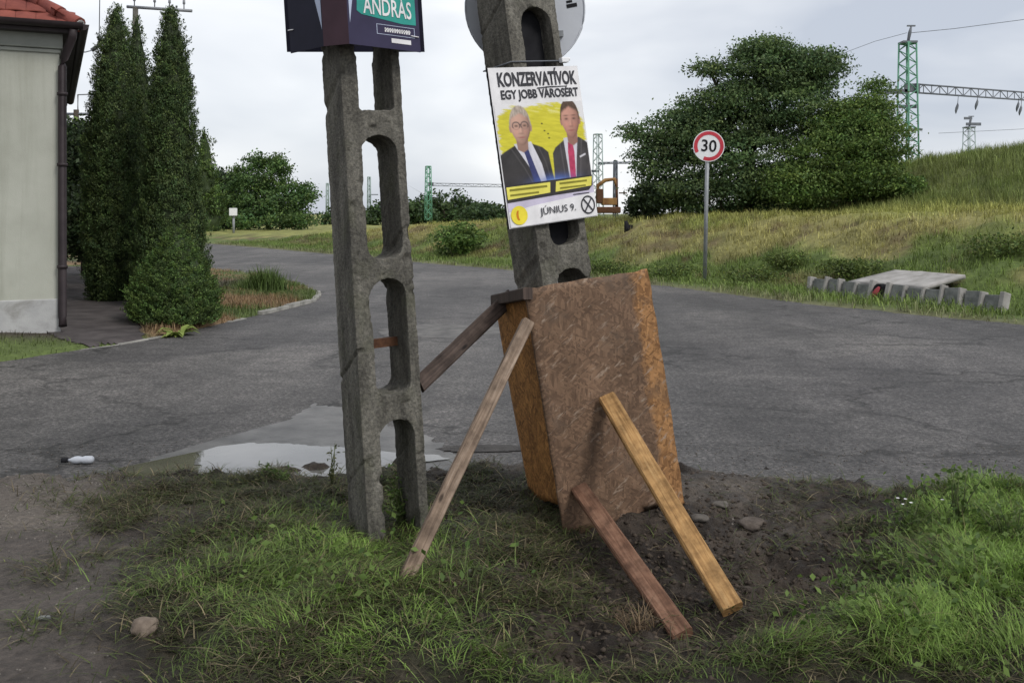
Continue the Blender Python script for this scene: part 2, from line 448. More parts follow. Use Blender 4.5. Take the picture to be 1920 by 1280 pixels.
def bank_h(x, y):
    s = bank_s(x, y)
    n1 = fbm(x * 0.35, y * 0.35, 3, 4) - 0.5
    n2 = fbm(x * 1.7, y * 1.7, 9, 3) - 0.5
    edge = -0.03 + 0.075 * sstep(-0.15, 0.35, s + 0.35 * n2)
    crest = np.interp(y + 0.3 * x, [12, 17, 22, 26, 32, 38, 43, 48, 53], [2.0, 1.9, 1.72, 1.55, 1.45, 1.3, 1.05, 0.6, 0.15])
    h = edge + crest * sstep(1.7, 6.8 + 3.0 * n1, s) + 0.35 * n1 * sstep(1.5, 5, s) + 0.30 * n2 * sstep(1.2, 3, s)
    hill = 2.15 * sstep(5.0, 15.0, x) * sstep(8.5, 17, s) + 0.55 * sstep(14, 22, x) * sstep(10, 18, s)
    h = h + hill * (1 - sstep(52, 75, y))
    h = h + 0.30 * np.exp(-(((x - 7.6) / 1.5) ** 2 + ((y - 17.9) / 1.7) ** 2)) * sstep(1.55, 2.3, s)
    return h

def bank_col(x, y, z=None):
    s = bank_s(x, y)
    a = fbm(x * 0.5, y * 0.5, 21, 4); b = fbm(x * 1.3, y * 1.3, 31, 3)
    green = np.array([0.085, 0.120, 0.030]); lime = np.array([0.200, 0.205, 0.062]); straw = np.array([0.245, 0.205, 0.090]); olive = np.array([0.125, 0.135, 0.048]); brown = np.array([0.115, 0.082, 0.050])
    c = green + (lime - green) * sstep(3.0, 6.5, s + 3 * (a - 0.5))[..., None]
    dry = sstep(0.50, 0.62, a + 0.09 * sstep(4, 9, x)) * sstep(1.5, 3.0, s) * (1 - sstep(5.2, 7.0, s + 2 * (b - 0.5)))
    c = c + (straw - c) * (0.55 * dry)[..., None]
    dirt = sstep(0.58, 0.70, b) * sstep(1.0, 2, s) * (1 - sstep(5, 8, s))
    c = c + (brown - c) * (0.7 * dirt)[..., None]
    hill = sstep(9.0, 11.5, s) * sstep(5, 9, x)
    c = c + (olive + (green - olive) * (b[..., None]) - c) * hill[..., None]
    m3 = fbm(x * 3.1, y * 3.1, 37, 3)
    c = c * (0.55 + 0.9 * m3)[..., None]
    edge = 1 - sstep(0.0, 0.5, s)
    c = c + (np.array([0.17, 0.155, 0.10]) - c) * (0.75 * edge)[..., None]
    return c

LOT = [(-40, -8.0), (-9.1, 8.9), (-5.5, 10.65), (-4.72, 12.2), (-4.27, 14.1), (-3.85, 16.2), (-3.62, 17.8), (-3.8, 19.4), (-4.7, 21.9), (-6.7, 25.7), (-8.6, 28.2), (-14.6, 38), (-23, 52), (-60, 90), (-160, 90), (-160, -8)]
def lot_h(x, y):
    d = poly_sdf(x, y, LOT)
    n = fbm(x * 1.5, y * 1.5, 5, 3) - 0.5
    return -0.05 + 0.10 * sstep(-0.08, 0.12, d + 0.1 * n) + 0.05 * n * sstep(0, 0.6, d) + 0.06 * sstep(0.3, 1.6, d)

def lot_col(x, y, z=None):
    a = fbm(x * 0.9, y * 0.9, 41, 4)
    dry = np.array([0.20, 0.135, 0.075]); grn = np.array([0.085, 0.115, 0.035]); soil = np.array([0.055, 0.045, 0.036])
    c = grn + (dry - grn) * sstep(0.40, 0.55, a)[..., None]
    isl = sstep(-5.3, -4.7, x + (y - 14) * 0.12)
    c = soil + (c - soil) * np.maximum(isl, sstep(20, 24, y))[..., None]
    front = 1 - sstep(11.6, 12.6, y - 0.25 * (x + 5.5))
    c = c + (grn * 1.1 - c) * front[..., None]
    return c

def pix(x, y):
    y = np.maximum(y, 0.3)
    return CX + x / y * F, CY + EYE * F / y

def blobs(x, y, L):
    px, py = pix(x, y); t = np.zeros_like(px)
    for cx, cy, rx, ry, w in L: t = t + w * np.exp(-(((px - cx) / rx) ** 2 + ((py - cy) / ry) ** 2))
    return t

LUSH = [(720, 1060, 150, 75, 1.0), (560, 1085, 200, 70, 0.7), (700, 1180, 200, 80, 0.75), (480, 1240, 180, 70, 0.55), (330, 1130, 110, 60, 0.45),
        (760, 930, 30, 60, 0.7), (600, 1000, 160, 50, 0.45), (1840, 990, 110, 60, 1.0), (1860, 1120, 150, 110, 1.0), (1700, 1230, 180, 70, 0.9), (1480, 1260, 130, 35, 0.6),
        (1650, 1090, 70, 60, 0.3), (85, 1090, 60, 25, 0.25), (60, 1190, 70, 25, 0.25), (880, 1270, 160, 40, 0.5), (1120, 1290, 200, 30, 0.45), (2100, 1000, 200, 150, 1.0)]
DARKG = [(400, 960, 190, 60, 0.8), (560, 930, 150, 30, 0.7), (280, 1040, 90, 60, 0.4), (930, 1000, 110, 80, 0.55), (1000, 1120, 120, 90, 0.4), (1560, 1000, 130, 60, 0.4), (1500, 1100, 120, 60, 0.35), (860, 900, 80, 30, 0.4)]
PALE = [(160, 945, 170, 30, 0.9), (40, 985, 120, 25, 0.8), (1000, 880, 150, 25, 0.6), (1350, 925, 110, 25, 0.5), (60, 900, 160, 20, 0.35), (1450, 985, 90, 35, 0.35)]
def near_h(x, y):
    ye = np.interp(x, [-30, -3.2, -2.4, -0.5, 0.5, 1.2, 2.2, 3.2, 30], [6.0, 6.0, 6.05, 6.15, 6.3, 6.15, 5.8, 5.65, 5.6])
    n0 = fbm(x * 1.3, y * 1.3, 51, 3) - 0.5; n1 = fbm(x * 5, y * 5, 52, 4) - 0.5; n2 = fbm(x * 19, y * 19, 53, 3) - 0.5
    ins = ye - y + 0.75 * n1
    lush = np.clip(blobs(x, y, LUSH), 0, 1)
    mud = np.clip(blobs(x, y, [(1250, 1080, 260, 120, 1.0), (1450, 1050, 160, 90, 0.5), (1100, 1230, 160, 60, 0.8), (1600, 1110, 90, 60, 0.7)]), 0, 1)
    left = 1 - sstep(150, 330, pix(x, y)[0])
    amp = (1 - 0.75 * left)
    h = -0.05 + 0.08 * sstep(-0.15, 0.25, ins)
    h = h + sstep(0, 0.4, ins) * (0.10 * n0 * amp + (0.07 + 0.09 * mud * sstep(0.3, 0.9, ins)) * n1 * amp + (0.022 + 0.06 * mud * sstep(0.2, 0.7, ins)) * n2 * (amp + 0.1) + 0.06 * lush) - sstep(0.45, 1.1, ins) * 0.10 * mud
    foot = np.clip(blobs(x, y, [(725, 1000, 130, 60, 1.1), (765, 1075, 60, 35, 0.8)]), 0, 1)
    h = h * (1 - foot) + (-0.012 + 0.02 * n2) * foot * sstep(0.2, 0.6, ins) + h * foot * (1 - sstep(0.2, 0.6, ins))
    return h

def near_col(x, y, z=None):
    n1 = fbm(x * 6, y * 6, 61, 4); n2 = fbm(x * 2, y * 2, 62, 3)
    mud = np.array([0.024, 0.018, 0.014]); soil = np.array([0.062, 0.048, 0.037]); pale = np.array([0.165, 0.142, 0.120]); left = np.array([0.098, 0.083, 0.073]); grn = np.array([0.035, 0.045, 0.016])
    c = mud + (soil - mud) * sstep(0.40, 0.68, n1)[..., None]
    px, py = pix(x, y)
    lf = 1 - sstep(130, 330, px + 200 * (n2 - 0.5))
    c = c + (left * (0.7 + 0.6 * n1[..., None]) - c) * lf[..., None]
    p = np.clip(blobs(x, y, PALE) * (0.35 + 1.3 * n1), 0, 1)
    c = c + (pale - c) * p[..., None]
    g = np.clip(blobs(x, y, LUSH), 0, 1) * 0.8
    c = c + (grn - c) * g[..., None]
    return c

# far flat land to the horizon, then the tarmac, then the raised land on both sides and the verge in front
gm = MB(); gm.poly([(-1200, 5.5, -0.06), (1200, 5.5, -0.06), (1200, 2400, -0.06), (-1200, 2400, -0.06)])
tag(gm.build('ground', M['field']), kind='structure')
NEAR_X = [-60, -3.2, -2.4, -0.5, 0.5, 1.2, 2.2, 3.2, 45]; NEAR_Y = [6.0, 6.0, 6.05, 6.15, 6.3, 6.15, 5.8, 5.65, 5.6]
rm_ = MB(); rm_.poly([(a, b - 0.32, 0) for a, b in zip(NEAR_X, NEAR_Y)] + [(45, 57, 0), (-60, 57, 0)])
road = tag(rm_.build('road', M['asphalt']), kind='structure')
xs = np.concatenate([np.linspace(-320, -30, 30)[:-1], np.linspace(-30, 30, 261)[:-1], np.linspace(30, 700, 60)])
ys = np.concatenate([np.linspace(-20, 11, 14)[:-1], np.linspace(11, 60, 230)[:-1], np.linspace(60, 160, 40)[:-1], np.linspace(160, 900, 40)])
grid_mesh('embankment', xs, ys, bank_h, M['bank'], bank_col, keep=lambda X, Y: bank_s(X, Y) > -0.6)
xs = np.concatenate([np.linspace(-150, -20, 20)[:-1], np.linspace(-20, -3, 120)])
ys = np.concatenate([np.linspace(-6, 8, 20)[:-1], np.linspace(8, 32, 170)[:-1], np.linspace(32, 88, 40)])
grid_mesh('roadside_land', xs, ys, lot_h, M['lot'], lot_col, keep=lambda X, Y: poly_sdf(X, Y, LOT) > -0.4)
xs = np.concatenate([np.linspace(-40, -4, 40)[:-1], np.linspace(-4, 4, 520)[:-1], np.linspace(4, 40, 40)])
ys = np.concatenate([np.linspace(-25, 2.8, 30)[:-1], np.linspace(2.8, 6.9, 270)])
grid_mesh('near_verge', xs, ys, near_h, M['verge'], near_col)
pth = [(-5.12, 11.75), (-4.62, 12.25), (-5.55, 14.6), (-11.6, 27.4), (-13.1, 27.4), (-6.05, 12.75)]
grid_mesh('side_path', np.arange(-13.2, -4.5, 0.05), np.arange(11.6, 27.5, 0.06), lambda X, Y: lot_h(X, Y) + 0.012, M['path'], keep=lambda X, Y: poly_sdf(X, Y, pth) + 0.12 * (fbm(X * 3, Y * 3, 71, 3) - 0.5) > 0)
def bh(x, y): return float(bank_h(np.array([x]), np.array([y]))[0])
def lh(x, y): return float(lot_h(np.array([x]), np.array([y]))[0])
def nh(x, y): return float(near_h(np.array([x]), np.array([y]))[0])
def ground_at(px, py, hf):
    """point of uneven ground seen at a photo pixel"""
    z = 0.0
    for _ in range(12):
        p = G(px, py, z); z = hf(p.x, p.y)
    return Vector((p.x, p.y, z))

# repairs and broken spots in the tarmac
M['patch_pale'] = pmat('patch_pale', (0.075, 0.072, 0.070), (0.155, 0.148, 0.14), 5, 0.8, 0.5, 40)
M['patch_dark'] = pmat('patch_dark', (0.030, 0.028, 0.027), (0.075, 0.070, 0.066), 6, 0.9, 0.8, 40, 0.03)
def road_patch(name, px, py, rx, ry, mat, seed, z=0.004, n=160):
    c = G(px, py); m_ = MB(); pts = []
    for k in range(n):
        a = 2 * math.pi * k / n
        w = 0.62 + 0.75 * float(fbm(np.array([math.cos(a) * 2.2 + seed]), np.array([math.sin(a) * 2.2]), seed, 6, 0.7)[0])
        pts.append((c.x + rx * w * math.cos(a), c.y + ry * w * math.sin(a), z))
    m_.poly(pts); o = m_.build(name, mat); o['kind'] = 'structure'
road_patch('pothole', 905, 842, 0.34, 0.10, M['patch_dark'], 5, 0.007)
road_patch('tarmac_patch', 830, 620, 0.9, 0.8, M['patch_pale'], 12, 0.003)
# kerb along the curved corner of the roadside land
kerb = empty('kerb', (-4.3, 14, 0)); kerb['kind'] = 'structure'
line = [(-5.1, 11.6), (-4.72, 12.15), (-4.27, 14.1), (-3.85, 16.2), (-3.60, 17.8), (-3.78, 19.4), (-4.65, 21.9), (-6.65, 25.7)]
def resample(pts, step):
    out = [Vector(pts[0])]; acc = 0
    for a, b in zip(pts[:-1], pts[1:]):
        a, b = Vector(a), Vector(b); L = (b - a).length; t = step - acc
        while t < L: out.append(a + (b - a) * (t / L)); t += step
        acc = (L - (t - step))
    return out
kp = resample(line, 0.52)
for i in range(len(kp) - 1):
    a, b = kp[i], kp[i + 1]; dvec = (b - a); L = dvec.length
    mid = (a + b) / 2
    k = MB(); k.box((0, 0, 0), (L - 0.012, 0.10, 0.13))
    o = k.build('kerb_stone', M['kerb'], kerb, bevel=0.012)
    o.matrix_parent_inverse = Matrix.Translation(kerb.location).inverted()
    o.location = (mid.x, mid.y, (0.0 if 15.5 < mid.y < 19.5 else -0.045) + random.uniform(-0.03, 0.008)); o.rotation_euler = (random.uniform(-0.06, 0.06), 0, math.atan2(dvec.y, dvec.x))

# ------------------------------------------------------------------ pierced concrete posts
def arch_hole(x0, x1, z0, z1, top='arch', bot='round'):
    w = x1 - x0; c = (x0 + x1) / 2; pts = []
    if bot == 'round':
        r = w * 0.32
        for k in range(7): a = math.pi + math.pi / 2 * k / 6; pts.append((x0 + r + r * math.cos(a), z0 + r + r * math.sin(a)))
        for k in range(7): a = -math.pi / 2 + math.pi / 2 * k / 6; pts.append((x1 - r + r * math.cos(a), z0 + r + r * math.sin(a)))
    else:
        pts += [(x0, z0 + 0.012), (x0 + 0.012, z0), (x1 - 0.012, z0), (x1, z0 + 0.012)]
    if top == 'arch':
        for k in range(13): a = math.pi * k / 12; pts.append((c + w / 2 * math.cos(a), z1 - w * 0.42 + w * 0.42 * math.sin(a)))
    else:
        pts += [(x1, z1), (x0, z1)]
    return pts

def pierced_post(base, rz, lean, W, D, z0, z1, holes, mat, seed):
    Mx = Matrix.Translation(base) @ Matrix.Rotation(lean, 4, 'Y') @ Matrix.Rotation(rz, 4, 'Z')
    tap = lambda z: 1.0 - 0.012 * z
    outer = []
    nz_ = 8
    outer += [(-W / 2 * tap(z0), z0), (W / 2 * tap(z0), z0), (W / 2 * tap(z1), z1), (-W / 2 * tap(z1), z1)]
    loops = [[Vector((x, z, 0)) for x, z in outer]] + [[Vector((x, z, 0)) for x, z in h] for h in holes]
    flat = [p for lp in loops for p in lp]
    tris = tessellate_polygon(loops)
    n = len(flat)
    v = [(p.x, -D / 2, p.y) for p in flat] + [(p.x, D / 2, p.y) for p in flat]
    f = [tuple(t) for t in tris] + [tuple(i + n for i in reversed(t)) for t in tris]
    off = 0
    for lp in loops:
        k = len(lp)
        for i in range(k): f.append((off + i, off + (i + 1) % k, off + (i + 1) % k + n, off + i + n))
        off += k
    me = bpy.data.meshes.new('tmp'); me.from_pydata(v, [], f)
    bm = bmesh.new(); bm.from_mesh(me); bmesh.ops.recalc_face_normals(bm, faces=bm.faces); bm.to_mesh(me); bm.free()
    o = bpy.data.objects.new('tmp', me); COL.objects.link(o)
    md = o.modifiers.new('r', 'REMESH'); md.mode = 'VOXEL'; md.voxel_size = 0.0065; md.use_smooth_shade = True
    dg = bpy.context.evaluated_depsgraph_get()
    me2 = bpy.data.meshes.new_from_object(o.evaluated_get(dg))
    bpy.data.objects.remove(o); bpy.data.meshes.remove(me)
    nv = len(me2.vertices); co = np.empty(nv * 3, np.float32); me2.vertices.foreach_get('co', co); co = co.reshape(-1, 3)
    no = np.empty(nv * 3, np.float32); me2.vertices.foreach_get('normal', no); no = no.reshape(-1, 3)
    a = fbm(co[:, 0] * 30 + co[:, 1] * 37, co[:, 2] * 22, seed, 3) - 0.5
    b = fbm(co[:, 0] * 90 + co[:, 2] * 13, co[:, 1] * 90 + co[:, 2] * 70, seed + 5, 2) - 0.5
    pit = -0.012 * sstep(0.60, 0.80, fbm(co[:, 0] * 14 + 3, co[:, 2] * 14 + co[:, 1] * 9, seed + 9, 3))
    co = co + no * (0.006 * a + 0.004 * b + pit)[:, None]
    me2.vertices.foreach_set('co', co.ravel().astype(np.float32))
    me2.polygons.foreach_set('use_smooth', np.ones(len(me2.polygons), bool))
    me2.update(); me2.set_sharp_from_angle(angle=R(38))
    return Mx, me2

A_W, A_D = 0.33, 0.25
A_base = Vector((-0.618, 4.98, 0))
A_rz, A_lean = R(31), R(-3.55)
hx = (-0.072, 0.112)
A_holes = [arch_hole(hx[0], hx[1], 2.11, 2.66, 'arch', 'flat'), arch_hole(hx[0], hx[1], 1.375, 1.985, 'arch', 'round'), arch_hole(hx[0], hx[1], 0.70, 1.275, 'arch', 'round'), arch_hole(hx[0], hx[1], -0.14, 0.575, 'arch', 'flat')]
MA, meA = pierced_post(A_base, A_rz, A_lean, A_W, A_D, -0.25, 3.6, A_holes, M['post'], 11)
pa = empty('concrete_post', A_base, 'tall pierced concrete utility post standing in grass, dark campaign box around its top', 'post', 'pierced concrete posts')
pa.matrix_world = MA
pa.rotation_euler = MA.to_euler(); pa.location = MA.to_translation()
link('shaft', meA, pa, M['post'], False)
bar = MB(); bar.box((0, 0.02, 0.945), (0.26, 0.03, 0.045)); bar.build('cross_bar', M['rust'], pa, world_coords=False)
for z in (2.48, 2.62):
    wire = MB()
    x, y = A_W / 2 + 0.004, A_D / 2 + 0.004
    wire.tube([(-x, -y, z), (x, -y, z + 0.004), (x, y, z), (-x, y, z - 0.004), (-x, -y, z)], 0.003, 5); wire.build('binding_wire', M['galv'], pa, world_coords=False)

B_W, B_D = 0.365, 0.25
B_base = Vector((0.400, 5.48, 0))
B_rz, B_lean = R(37), R(-7.8)
hb = (-0.080, 0.128)
B_holes = [arch_hole(hb[0], hb[1], 2.18, 2.74, 'arch', 'flat'), arch_hole(hb[0], hb[1], 1.43, 2.06, 'arch', 'round'), arch_hole(hb[0], hb[1], 0.72, 1.30, 'arch', 'round'), arch_hole(hb[0], hb[1], 0.05, 0.60, 'arch', 'flat')]
MBm, meB = pierced_post(B_base, B_rz, B_lean, B_W, B_D, -0.25, 3.6, B_holes, M['post2'], 23)
pb = empty('concrete_post', B_base, 'leaning pierced concrete post rising out of the chipboard box, round sign on it', 'post', 'pierced concrete posts')
pb.rotation_euler = MBm.to_euler(); pb.location = MBm.to_translation()
link('shaft', meB, pb, M['post2'], False)
pl = MB(); pl.box((0.024, -0.02, 2.45), (0.235, 0.02, 0.62)); pl.build('dark_hole_fill', M['black'], pb, world_coords=False)  # black sheets added inside two holes to make them look dark
pl = MB(); pl.box((0.024, -0.02, 1.68), (0.235, 0.02, 0.62)); pl.build('dark_hole_fill', M['black'], pb, world_coords=False)

# ------------------------------------------------------------------ flat prints and lettering
PM = {}
def flat(name, c, rough=0.45, var=0.12):
    PM[name] = pmat('print_' + name, tuple(q * (1 - var) for q in c), tuple(min(1, q * (1 + var)) for q in c), 9, 0.6, 0.0, spec=0.18)
    return PM[name]
for nme, c in dict(white=(0.70, 0.69, 0.70), ink=(0.045, 0.045, 0.052), yellow=(0.62, 0.57, 0.06), yellow2=(0.68, 0.62, 0.12), suit=(0.040, 0.037, 0.038), suit2=(0.055, 0.050, 0.052),
                   skin=(0.52, 0.30, 0.23), skin2=(0.55, 0.27, 0.21), shade=(0.36, 0.19, 0.15), hairgrey=(0.26, 0.20, 0.15), hairdark=(0.10, 0.065, 0.045), shirt=(0.62, 0.60, 0.66), tieblue=(0.045, 0.05, 0.13),
                   tiered=(0.42, 0.05, 0.11), blue=(0.07, 0.13, 0.42), lilac=(0.52, 0.48, 0.60), olive=(0.22, 0.20, 0.03), logo=(0.72, 0.60, 0.05), logo2=(0.55, 0.20, 0.02),
                   lip=(0.36, 0.12, 0.11), skindark=(0.40, 0.215, 0.165), skinlight=(0.60, 0.38, 0.30), lapel=(0.085, 0.080, 0.084), bluedark=(0.045, 0.06, 0.17), navy=(0.012, 0.012, 0.026), plum=(0.036, 0.032, 0.068), teal=(0.035, 0.28, 0.24), ice=(0.42, 0.47, 0.60), maroon=(0.055, 0.030, 0.040)).items(): flat(nme, c)
PL = list(PM); 
class Print:
    """flat shapes on a sheet: (u right, v up) in metres; every layer a hair above the last"""
    def __init__(s): s.mb = MB(); s.k = 0
    def shape(s, pts, mat, up=True):
        if up: s.k += 1
        y = -0.0007 * s.k
        vv = [Vector((p[0], p[1], 0)) for p in pts]
        tris = tessellate_polygon([vv])
        s.mb.faces([(p[0], y, p[1]) for p in pts], [tuple(t) for t in tris], PL.index(mat))
    def ell(s, c, rx, ry, mat, a0=0, a1=360, n=28, up=True):
        s.shape([(c[0] + rx * math.cos(R(a0 + (a1 - a0) * k / n)), c[1] + ry * math.sin(R(a0 + (a1 - a0) * k / n))) for k in range(n if a1 - a0 == 360 else n + 1)], mat, up)
    def ring(s, c, r0, r1, mat, n=32):
        s.k += 1; y = -0.0007 * s.k
        v = [(c[0] + r * math.cos(2 * math.pi * k / n), y, c[1] + r * math.sin(2 * math.pi * k / n)) for r in (r0, r1) for k in range(n)]
        s.mb.faces(v, [(k, (k + 1) % n, n + (k + 1) % n, n + k) for k in range(n)], PL.index(mat))
    def rect(s, u0, u1, v0, v1, mat, up=True): s.shape([(u0, v0), (u1, v0), (u1, v1), (u0, v1)], mat, up)
    def build(s, name, parent, M4, label=None):
        s.mb.v = [tuple(M4 @ Vector(v)) for v in s.mb.v]
        o = s.mb.build(name, [PM[q] for q in PL], parent)
        return tag(o, label)

def text_mesh(txt, name, mat, parent, M4, u0, u1, v0, v1, y=-0.006, bold=0.0, italic=0.0):
    cu = bpy.data.curves.new('t', 'FONT'); cu.body = txt; cu.offset = bold; cu.resolution_u = 3
    o = bpy.data.objects.new('t', cu); COL.objects.link(o)
    dg = bpy.context.evaluated_depsgraph_get()
    me = bpy.data.meshes.new_from_object(o.evaluated_get(dg)); bpy.data.objects.remove(o)
    n = len(me.vertices); co = np.empty(n * 3, np.float32); me.vertices.foreach_get('co', co); co = co.reshape(-1, 3)
    lo, hi = co.min(0), co.max(0)
    u = u0 + (co[:, 0] - lo[0]) / (hi[0] - lo[0]) * (u1 - u0); v = v0 + (co[:, 1] - lo[1]) / (hi[1] - lo[1]) * (v1 - v0)
    u = u + italic * (v - v0)
    out = np.array([tuple(M4 @ Vector((a, y, b))) for a, b in zip(u, v)], np.float32)
    me.vertices.foreach_set('co', out.ravel()); me.update()
    return link(name, me, parent, mat)

# ------------------------------------------------------------------ poster on the leaning post
PW, PH = 0.622, 0.845
MP = MBm @ Matrix.Translation((-0.372, -B_D / 2 - 0.030, 1.56))
po = empty('campaign_poster', MP.to_translation(), 'white and yellow campaign poster with two suited men, hung on the leaning post', 'poster')
b_ = MB(); b_.box((PW / 2, 0.003, PH / 2), (PW, 0.006, PH), MP); b_.build('board', PM['white'], po)
edge = MB(); edge.box((-0.003, 0.003, PH / 2), (0.006, 0.0075, PH), MP); edge.build('edge_strip', M['black'], po)
U = lambda u: u * PW
V = lambda v: (1 - v) * PH
def portrait_sheet():
    """the printed picture of the poster, as colours on a fine sheet"""
    nu, nv = 176, 124
    u = np.linspace(0.012, 0.990, nu); v = np.linspace(0.232, 0.740, nv)
    UU, VV = np.meshgrid(u, v); X, Y = UU * PW, VV * PH
    img = np.ones(X.shape + (3,)) * np.array([0.70, 0.69, 0.70])
    def lay(alpha, c):
        nonlocal img
        c = np.asarray(c, float); img = img + (c - img) * np.clip(alpha, 0, 1)[..., None]
    def poly(pts, soft=0.003): return sstep(-soft, soft, poly_sdf(X, Y, [(a * PW, b * PH) for a, b in pts]))
    def gau(cx, cy, sx, sy): return np.exp(-((X - cx) / sx) ** 2 - ((Y - cy) / sy) ** 2)
    spl = [(0.03, 0.30), (0.12, 0.262), (0.25, 0.25), (0.36, 0.262), (0.42, 0.255), (0.55, 0.242), (0.70, 0.24), (0.80, 0.262), (0.92, 0.30), (0.97, 0.38), (0.985, 0.46), (0.9, 0.62), (0.72, 0.75), (0.3, 0.75), (0.1, 0.62), (0.02, 0.52), (0.015, 0.4)]
    br = fbm(X * 14 + Y * 30, Y * 110 - X * 20, 301, 4)
    sp = sstep(-0.012, 0.010, poly_sdf(X, Y, [(a * PW, b * PH) for a, b in spl]) + 0.05 * (br - 0.5))
    lay(sp, np.array([0.55, 0.50, 0.045]) * (0.82 + 0.42 * br)[..., None])
    lay(0.55 * sstep(0.55, 0.7, br) * gau(0.60 * PW, 0.285 * PH, 0.13, 0.022), (0.70, 0.68, 0.35))
    for a, b in ((0.50, 0.365), (0.52, 0.412), (0.555, 0.433), (0.56, 0.460)): lay(0.9 * sstep(0.45, 0.75, gau(a * PW, b * PH, 0.010, 0.006)), (0.06, 0.06, 0.02))
    def man(cx, cy, rx, ry, suit, shirt, tie, suit_c, tie_c, hair_c, skin_c, glasses, bald, sd):
        fold = fbm(X * 22 + Y * 9, Y * 16, sd, 4)
        lay(poly(suit), np.array(suit_c) * (0.55 + 0.95 * fold)[..., None])
        lap = poly_sdf(X, Y, [(a * PW, b * PH) for a, b in shirt])
        lay(0.5 * np.exp(-((lap + 0.030) / 0.004) ** 2) * poly(suit), np.array(suit_c) * 2.6)
        lay(poly(shirt, 0.002), np.array([0.58, 0.57, 0.62]) * (0.80 + 0.35 * fbm(X * 40, Y * 25, sd + 1, 3))[..., None])
        lay(poly(tie, 0.002), np.array(tie_c) * (0.7 + 0.6 * fbm(X * 60, Y * 60, sd + 2, 2))[..., None])
        nk = poly([((cx - rx * 0.62) / PW, (cy + ry * 0.5) / PH), ((cx + rx * 0.62) / PW, (cy + ry * 0.5) / PH), ((cx + rx * 0.5) / PW, (cy + ry * 1.22) / PH), (cx / PW, (cy + ry * 1.38) / PH), ((cx - rx * 0.55) / PW, (cy + ry * 1.22) / PH)])
        lay(nk, np.array(skin_c) * 0.55)
        for sg in (-1, 1): lay(sstep(0.3, 0.6, gau(cx + sg * rx * 1.0, cy + 0.006, rx * 0.16, ry * 0.26)), np.array(skin_c) * 0.72)
        hn = fbm(X * 160, Y * 60, sd + 3, 3)
        hd = np.sqrt(((X - cx) / (rx * 1.06)) ** 2 + ((Y - cy + ry * 0.10) / (ry * 1.02)) ** 2)
        lay((1 - sstep(0.97, 1.05, hd + 0.05 * (hn - 0.5))) * (Y < cy - 0.0), np.array(hair_c) * (0.6 + 0.8 * hn)[..., None])
        jaw = 1 - 0.20 * sstep(0.1, 1.0, (Y - cy) / ry)
        nx, ny = (X - cx) / (rx * jaw), (Y - cy) / ry
        rr_ = np.sqrt(nx ** 2 + ny ** 2); nzz = np.sqrt(np.clip(1 - rr_ ** 2, 0, 1))
        sh = np.clip(0.50 + 0.62 * (-0.40 * nx - 0.30 * ny + 0.80 * nzz), 0.35, 1.15)
        fore = 1 - sstep(bald - 0.10, bald + 0.10, -ny + 0.30 * np.abs(nx) + 0.10 * (hn - 0.5))
        face = (1 - sstep(0.93, 1.02, rr_)) * fore
        skin = np.array(skin_c) * sh[..., None] * (0.95 + 0.1 * fbm(X * 90, Y * 90, sd + 4, 2))[..., None]
        skin[..., 0] *= 1 + 0.10 * (gau(cx - rx * .45, cy + ry * .28, rx * .3, ry * .2) + gau(cx + rx * .45, cy + ry * .28, rx * .3, ry * .2))
        lay(face, skin)
        ex, ey = rx * 0.42, cy - ry * 0.06
        for sg in (-1, 1):
            lay(0.45 * gau(cx + sg * ex, ey, rx * 0.30, ry * 0.12), np.array(skin_c) * 0.40)
            lay(0.75 * gau(cx + sg * ex, ey - ry * 0.17, rx * 0.28, ry * 0.035), np.array(hair_c) * 0.7)
            lay(0.85 * gau(cx + sg * ex, ey + 0.001, rx * 0.16, ry * 0.045), (0.05, 0.035, 0.03))
        lay(0.35 * gau(cx + rx * 0.17, cy + ry * 0.18, rx * 0.12, ry * 0.20), np.array(skin_c) * 0.40)
        lay(0.40 * gau(cx - rx * 0.03, cy + ry * 0.20, rx * 0.08, ry * 0.16), np.minimum(np.array(skin_c) * 1.35, 1))
        lay(0.55 * gau(cx, cy + ry * 0.36, rx * 0.24, ry * 0.045), np.array(skin_c) * 0.38)
        lay(0.80 * gau(cx, cy + ry * 0.57, rx * 0.36, ry * 0.038), (0.24, 0.07, 0.065)); lay(0.30 * gau(cx, cy + ry * 0.68, rx * 0.3, ry * 0.05), np.array(skin_c) * 0.5)
        if glasses:
            for sg in (-1, 1):
                d_ = np.sqrt(((X - cx - sg * ex) / (rx * 0.36)) ** 2 + ((Y - ey) / (ry * 0.20)) ** 2); lay(0.85 * np.exp(-((d_ - 1) / 0.14) ** 2) * (Y < ey + ry * 0.13), (0.04, 0.035, 0.04)); lay(0.3 * np.exp(-((d_ - 1) / 0.14) ** 2), (0.10, 0.08, 0.08))
            lay(0.8 * gau(cx, ey - ry * 0.06, rx * 0.12, ry * 0.03), (0.04, 0.035, 0.04))
    man(0.262 * PW, 0.376 * PH, 0.108 * PW, 0.100, [(-0.02, 0.76), (-0.02, 0.555), (0.06, 0.525), (0.17, 0.492), (0.36, 0.487), (0.47, 0.515), (0.53, 0.55), (0.560, 0.76)],
        [(0.165, 0.482), (0.355, 0.474), (0.44, 0.62), (0.475, 0.75), (0.385, 0.75), (0.29, 0.62)], [(0.252, 0.520), (0.312, 0.516), (0.325, 0.548), (0.415, 0.75), (0.34, 0.75), (0.272, 0.552)],
        (0.042, 0.039, 0.040), (0.045, 0.05, 0.14), (0.38, 0.32, 0.27), (0.52, 0.32, 0.25), True, 0.72, 311)
